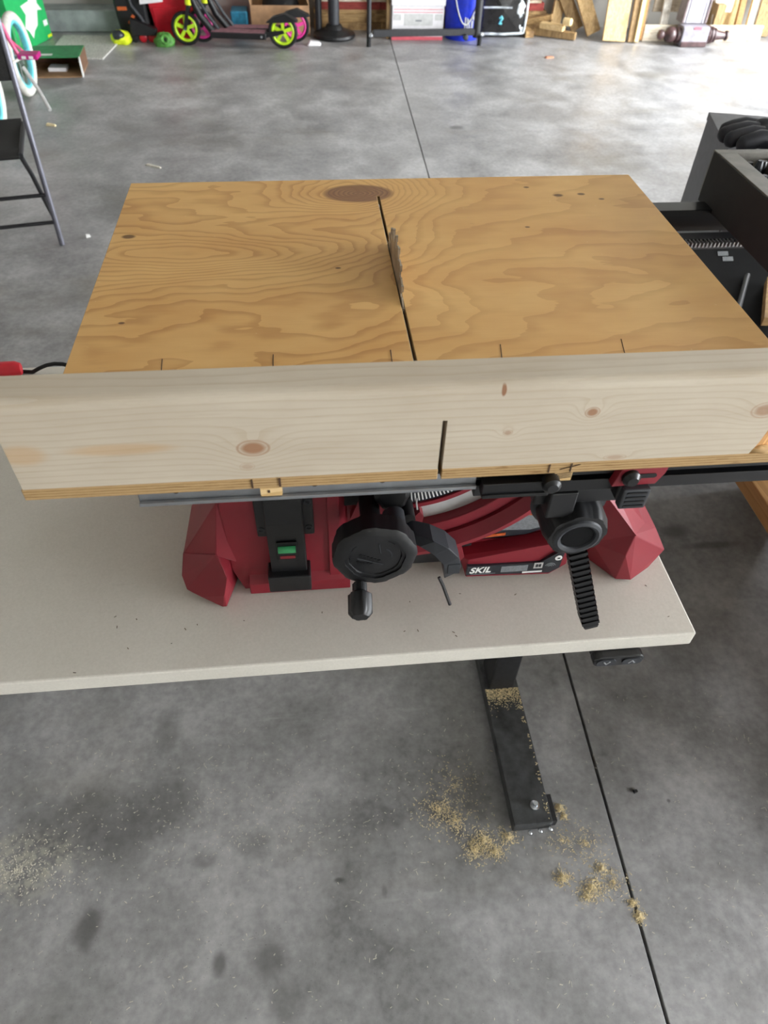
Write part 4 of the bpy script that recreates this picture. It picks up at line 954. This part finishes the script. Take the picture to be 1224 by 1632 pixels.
lean(3.76, 6.66, 3.90, 1.0, .05, .03, 'yellow_ply', 'bright yellow batten leaning at the right end of the pallet')
lean(3.675, 6.68, 3.77, 1.0, .05, .03, 'bench_wood', 'brown batten leaning beside the bright yellow batten')
lean(3.93, 6.75, 4.02, 1.2, .14, .02, 'old_wood_z', 'grey-brown board at the far right of the back wall')
lean(2.90, 6.78, 2.96, .8, .05, .02, 'pale_wood_z', 'pale thin slat standing left of the pallet')
# turned newel post lying and leaning
nw = thing('newel_post', 'dark turned newel post lying on the floor before the pallet', 'newel post', (3.2, 6.5, 0))
ctr = .072
MB().lathe([(.012, 0), (.030, .010), (.036, .028), (.030, .046), (.018, .056), (.022, .062), (.045, .075), (.055, .10), (.052, .13), (.040, .145), (.055, .155), (.055, .18)], (2.915, 6.50, ctr), ax=(1, 0, 0), n=28).build('ball_finial', 'newel', nw, True)
MB().hull([(x, y, z) for x in (3.095, 3.315) for (y, z) in ((6.44, .012), (6.56, .012), (6.445, .001), (6.555, .001), (6.43, .03), (6.57, .03), (6.43, .125), (6.57, .125), (6.45, .14), (6.55, .14))]).build('square_block', 'newel_grey', nw, bevel=.006)
MB().box(3.10, 3.315, 6.425, 6.44, .002, .040).build('block_moulding', 'newel', nw, bevel=.004)
MB().lathe([(.06, 0), (.066, .010), (.066, .025), (.052, .032), (.060, .040), (.060, .056), (.045, .062), (.052, .070), (.052, .082), (.038, .088), (.028, .16), (.024, .17), (.036, .178), (.036, .190), (.03, .194)], (3.315, 6.50, ctr), ax=(1, 0, -.03), n=28).build('turned_end', 'newel', nw, True)
gp = thing('porch_column', 'grey painted square column with panel trim leaning behind the newel post', 'column', (3.25, 6.75, 0))
def colbox(name, mat, x0, x1, d0, d1):
    MB().hull([(x0, 6.60+d0, .1455), (x1, 6.60+d0, .1455), (x0, 6.60+d1, .1455), (x1, 6.60+d1, .1455), (x0+.13, 6.85+d0, 1.1), (x1+.13, 6.85+d0, 1.1), (x0+.13, 6.85+d1, 1.1), (x1+.13, 6.85+d1, 1.1)]).build(name, mat, gp, bevel=.003)
colbox('shaft', 'newel_grey', 3.10, 3.31, -.075, .035)
colbox('edge_trim', 'newel', 3.10, 3.118, -.083, -.075); colbox('edge_trim', 'newel', 3.292, 3.31, -.083, -.075)
colbox('panel_bead', 'newel_grey', 3.135, 3.143, -.080, -.075); colbox('panel_bead', 'newel_grey', 3.268, 3.276, -.080, -.075)
MB().box(3.18, 3.24, 6.425, 6.4275, .122, .140).build('red_label', 'pink_print', gp)

# ------------------------------------------------------------ bits on the floor
def chip(name, x, y, L, w, h, r, mat, label, cat):
    mb = MB(); mb.M = Matrix.Translation((x, y, .0008)) @ Matrix.Rotation(r, 4, 'Z')
    mb.hull([(-L/2, -w/2, 0), (L/2, -w*.3, 0), (L/2, w*.4, 0), (-L/2, w/2, 0), (-L*.4, -w*.3, h), (L*.45, -w*.2, h*.8), (L*.4, w*.3, h*.8), (-L*.4, w*.4, h)])
    tag(mb.build(name, mat, None), label, cat)
chip('wood_chip', -1.46, 4.70, .06, .022, .012, -.4, 'dust', 'tan wood chip on the floor by the bicycle kickstand', 'wood chip')
chip('wood_splinter', -.795, 4.06, .10, .02, .006, -.55, 'dust_pale', 'long pale splinter on the open floor left of the sled', 'splinter')
chip('plaster_crumb', -.985, 3.24, .02, .02, .012, .3, 'white', 'small white crumb on the floor near the chair leg', 'crumb')
chip('wood_chip', 1.93, 6.12, .07, .03, .012, .2, 'brown_chip', 'orange-brown wood chip on the floor before the block pile', 'wood chip')
chip('dark_pebble', .635, .555, .010, .008, .005, .2, 'black_rubber', 'tiny dark pebble on the floor right of the control joint', 'pebble')
# sawdust: uncountable
def sliver(bm, x, y, z, L, w, a, tilt, h):
    dx, dy = math.cos(a)*L/2, math.sin(a)*L/2; nx, ny = -math.sin(a)*w/2, math.cos(a)*w/2; dz = math.sin(tilt)*L/2
    v = [bm.verts.new(p) for p in ((x-dx-nx, y-dy-ny, z-dz+.0003), (x+dx-nx, y+dy-ny, z+dz+.0003), (x+dx+nx, y+dy+ny, z+dz+.0003), (x-dx+nx, y-dy+ny, z-dz+.0003), (x-dx, y-dy, z-dz+h), (x+dx, y+dy, z+dz+h))]
    for f in ((0, 1, 5, 4), (3, 4, 5, 2), (0, 4, 3), (1, 2, 5), (0, 3, 2, 1)): bm.faces.new([v[i] for i in f])
rnd = random.Random(11)
mb = MB()
for (cx, cy, s, n_, hh) in ((.290, .483, .022, 150, .006), (.268, .470, .016, 80, .004), (.31, .462, .012, 70, .004), (.342, .487, .014, 70, .004), (.462, .535, .007, 90, .010), (.468, .518, .006, 40, .004), (.432, .402, .010, 90, .008), (.487, .380, .013, 130, .008), (.470, .365, .012, 60, .004), (.516, .411, .012, 60, .005), (.560, .322, .007, 90, .006), (.556, .345, .006, 50, .004), (.21, .556, .03, 110, .003), (.24, .53, .03, 100, .003), (.497, .462, .03, 60, .003), (.45, .47, .03, 40, .002), (.53, .385, .025, 60, .003), (.25, .60, .05, 60, .002)):
    for _ in range(n_*3):
        r = abs(rnd.gauss(0, s)); a = rnd.uniform(0, 6.28); z = hh*math.exp(-(r/s)**2)*rnd.random()
        sliver(mb.bm, cx+r*math.cos(a), cy+r*math.sin(a)*.9, z, rnd.uniform(.001, .0055), rnd.uniform(.0006, .0014), rnd.uniform(0, 6.28), rnd.uniform(-.3, .3) if z > .001 else 0, .0008)
tag(mb.build('sawdust_heaps', 'dust'), 'yellow sawdust heaps scattered around the desk foot', 'sawdust', None, 'stuff')
mb = MB()
for _ in range(1000):
    x, y = rnd.uniform(-.74, .95), rnd.uniform(.02, .78)
    if .325 < x < .465 and y > .47: continue
    sliver(mb.bm, x, y, 0, rnd.uniform(.0025, .010)*rnd.random()+.0015, rnd.uniform(.0006, .0014), rnd.gauss(.6, 1.0), 0, .0006)
for _ in range(700):
    r = abs(rnd.gauss(0, .07)); a = rnd.uniform(0, 6.28)
    if r*math.cos(a)*1.3 < -.12: continue
    sliver(mb.bm, -.63+r*math.cos(a)*1.3, .515+r*math.sin(a)*.7, 0, rnd.uniform(.0015, .004), rnd.uniform(.0008, .0018), rnd.uniform(0, 6.28), 0, .0008)
for _ in range(500):
    sliver(mb.bm, max(-.74, min(.3, rnd.gauss(-.22, .22))), rnd.gauss(.58, .06), 0, rnd.uniform(.0015, .005), rnd.uniform(.0007, .0014), rnd.uniform(0, 6.28), 0, .0006)
tag(mb.build('wood_dust_flecks', 'dust_pale'), 'pale wood flecks sprinkled over the near concrete floor', 'wood dust', None, 'stuff')
mb = MB()
for _ in range(900):
    sliver(mb.bm, .352+rnd.random()*.076, .80-abs(rnd.gauss(0, .02)), .042, rnd.uniform(.001, .003), .0012, rnd.uniform(0, 6.28), 0, .001)
for _ in range(60):
    sliver(mb.bm, .427-abs(rnd.gauss(0, .004)), rnd.uniform(.50, .8), .042, rnd.uniform(.002, .006), .0014, rnd.uniform(0, 6.28), 0, .001)
tag(mb.build('sawdust_on_foot', 'dust'), 'sawdust film lying on the black desk foot', 'sawdust', None, 'stuff')
mb = MB()
for _ in range(22):
    sliver(mb.bm, rnd.uniform(-.35, .44), rnd.uniform(.475, .56), DT, rnd.uniform(.0015, .004), .001, rnd.uniform(0, 6.28), 0, .0006)
tag(mb.build('dust_specks_on_desk', 'joint'), 'tiny dark specks on the front of the grey desktop', 'dust', None, 'stuff')
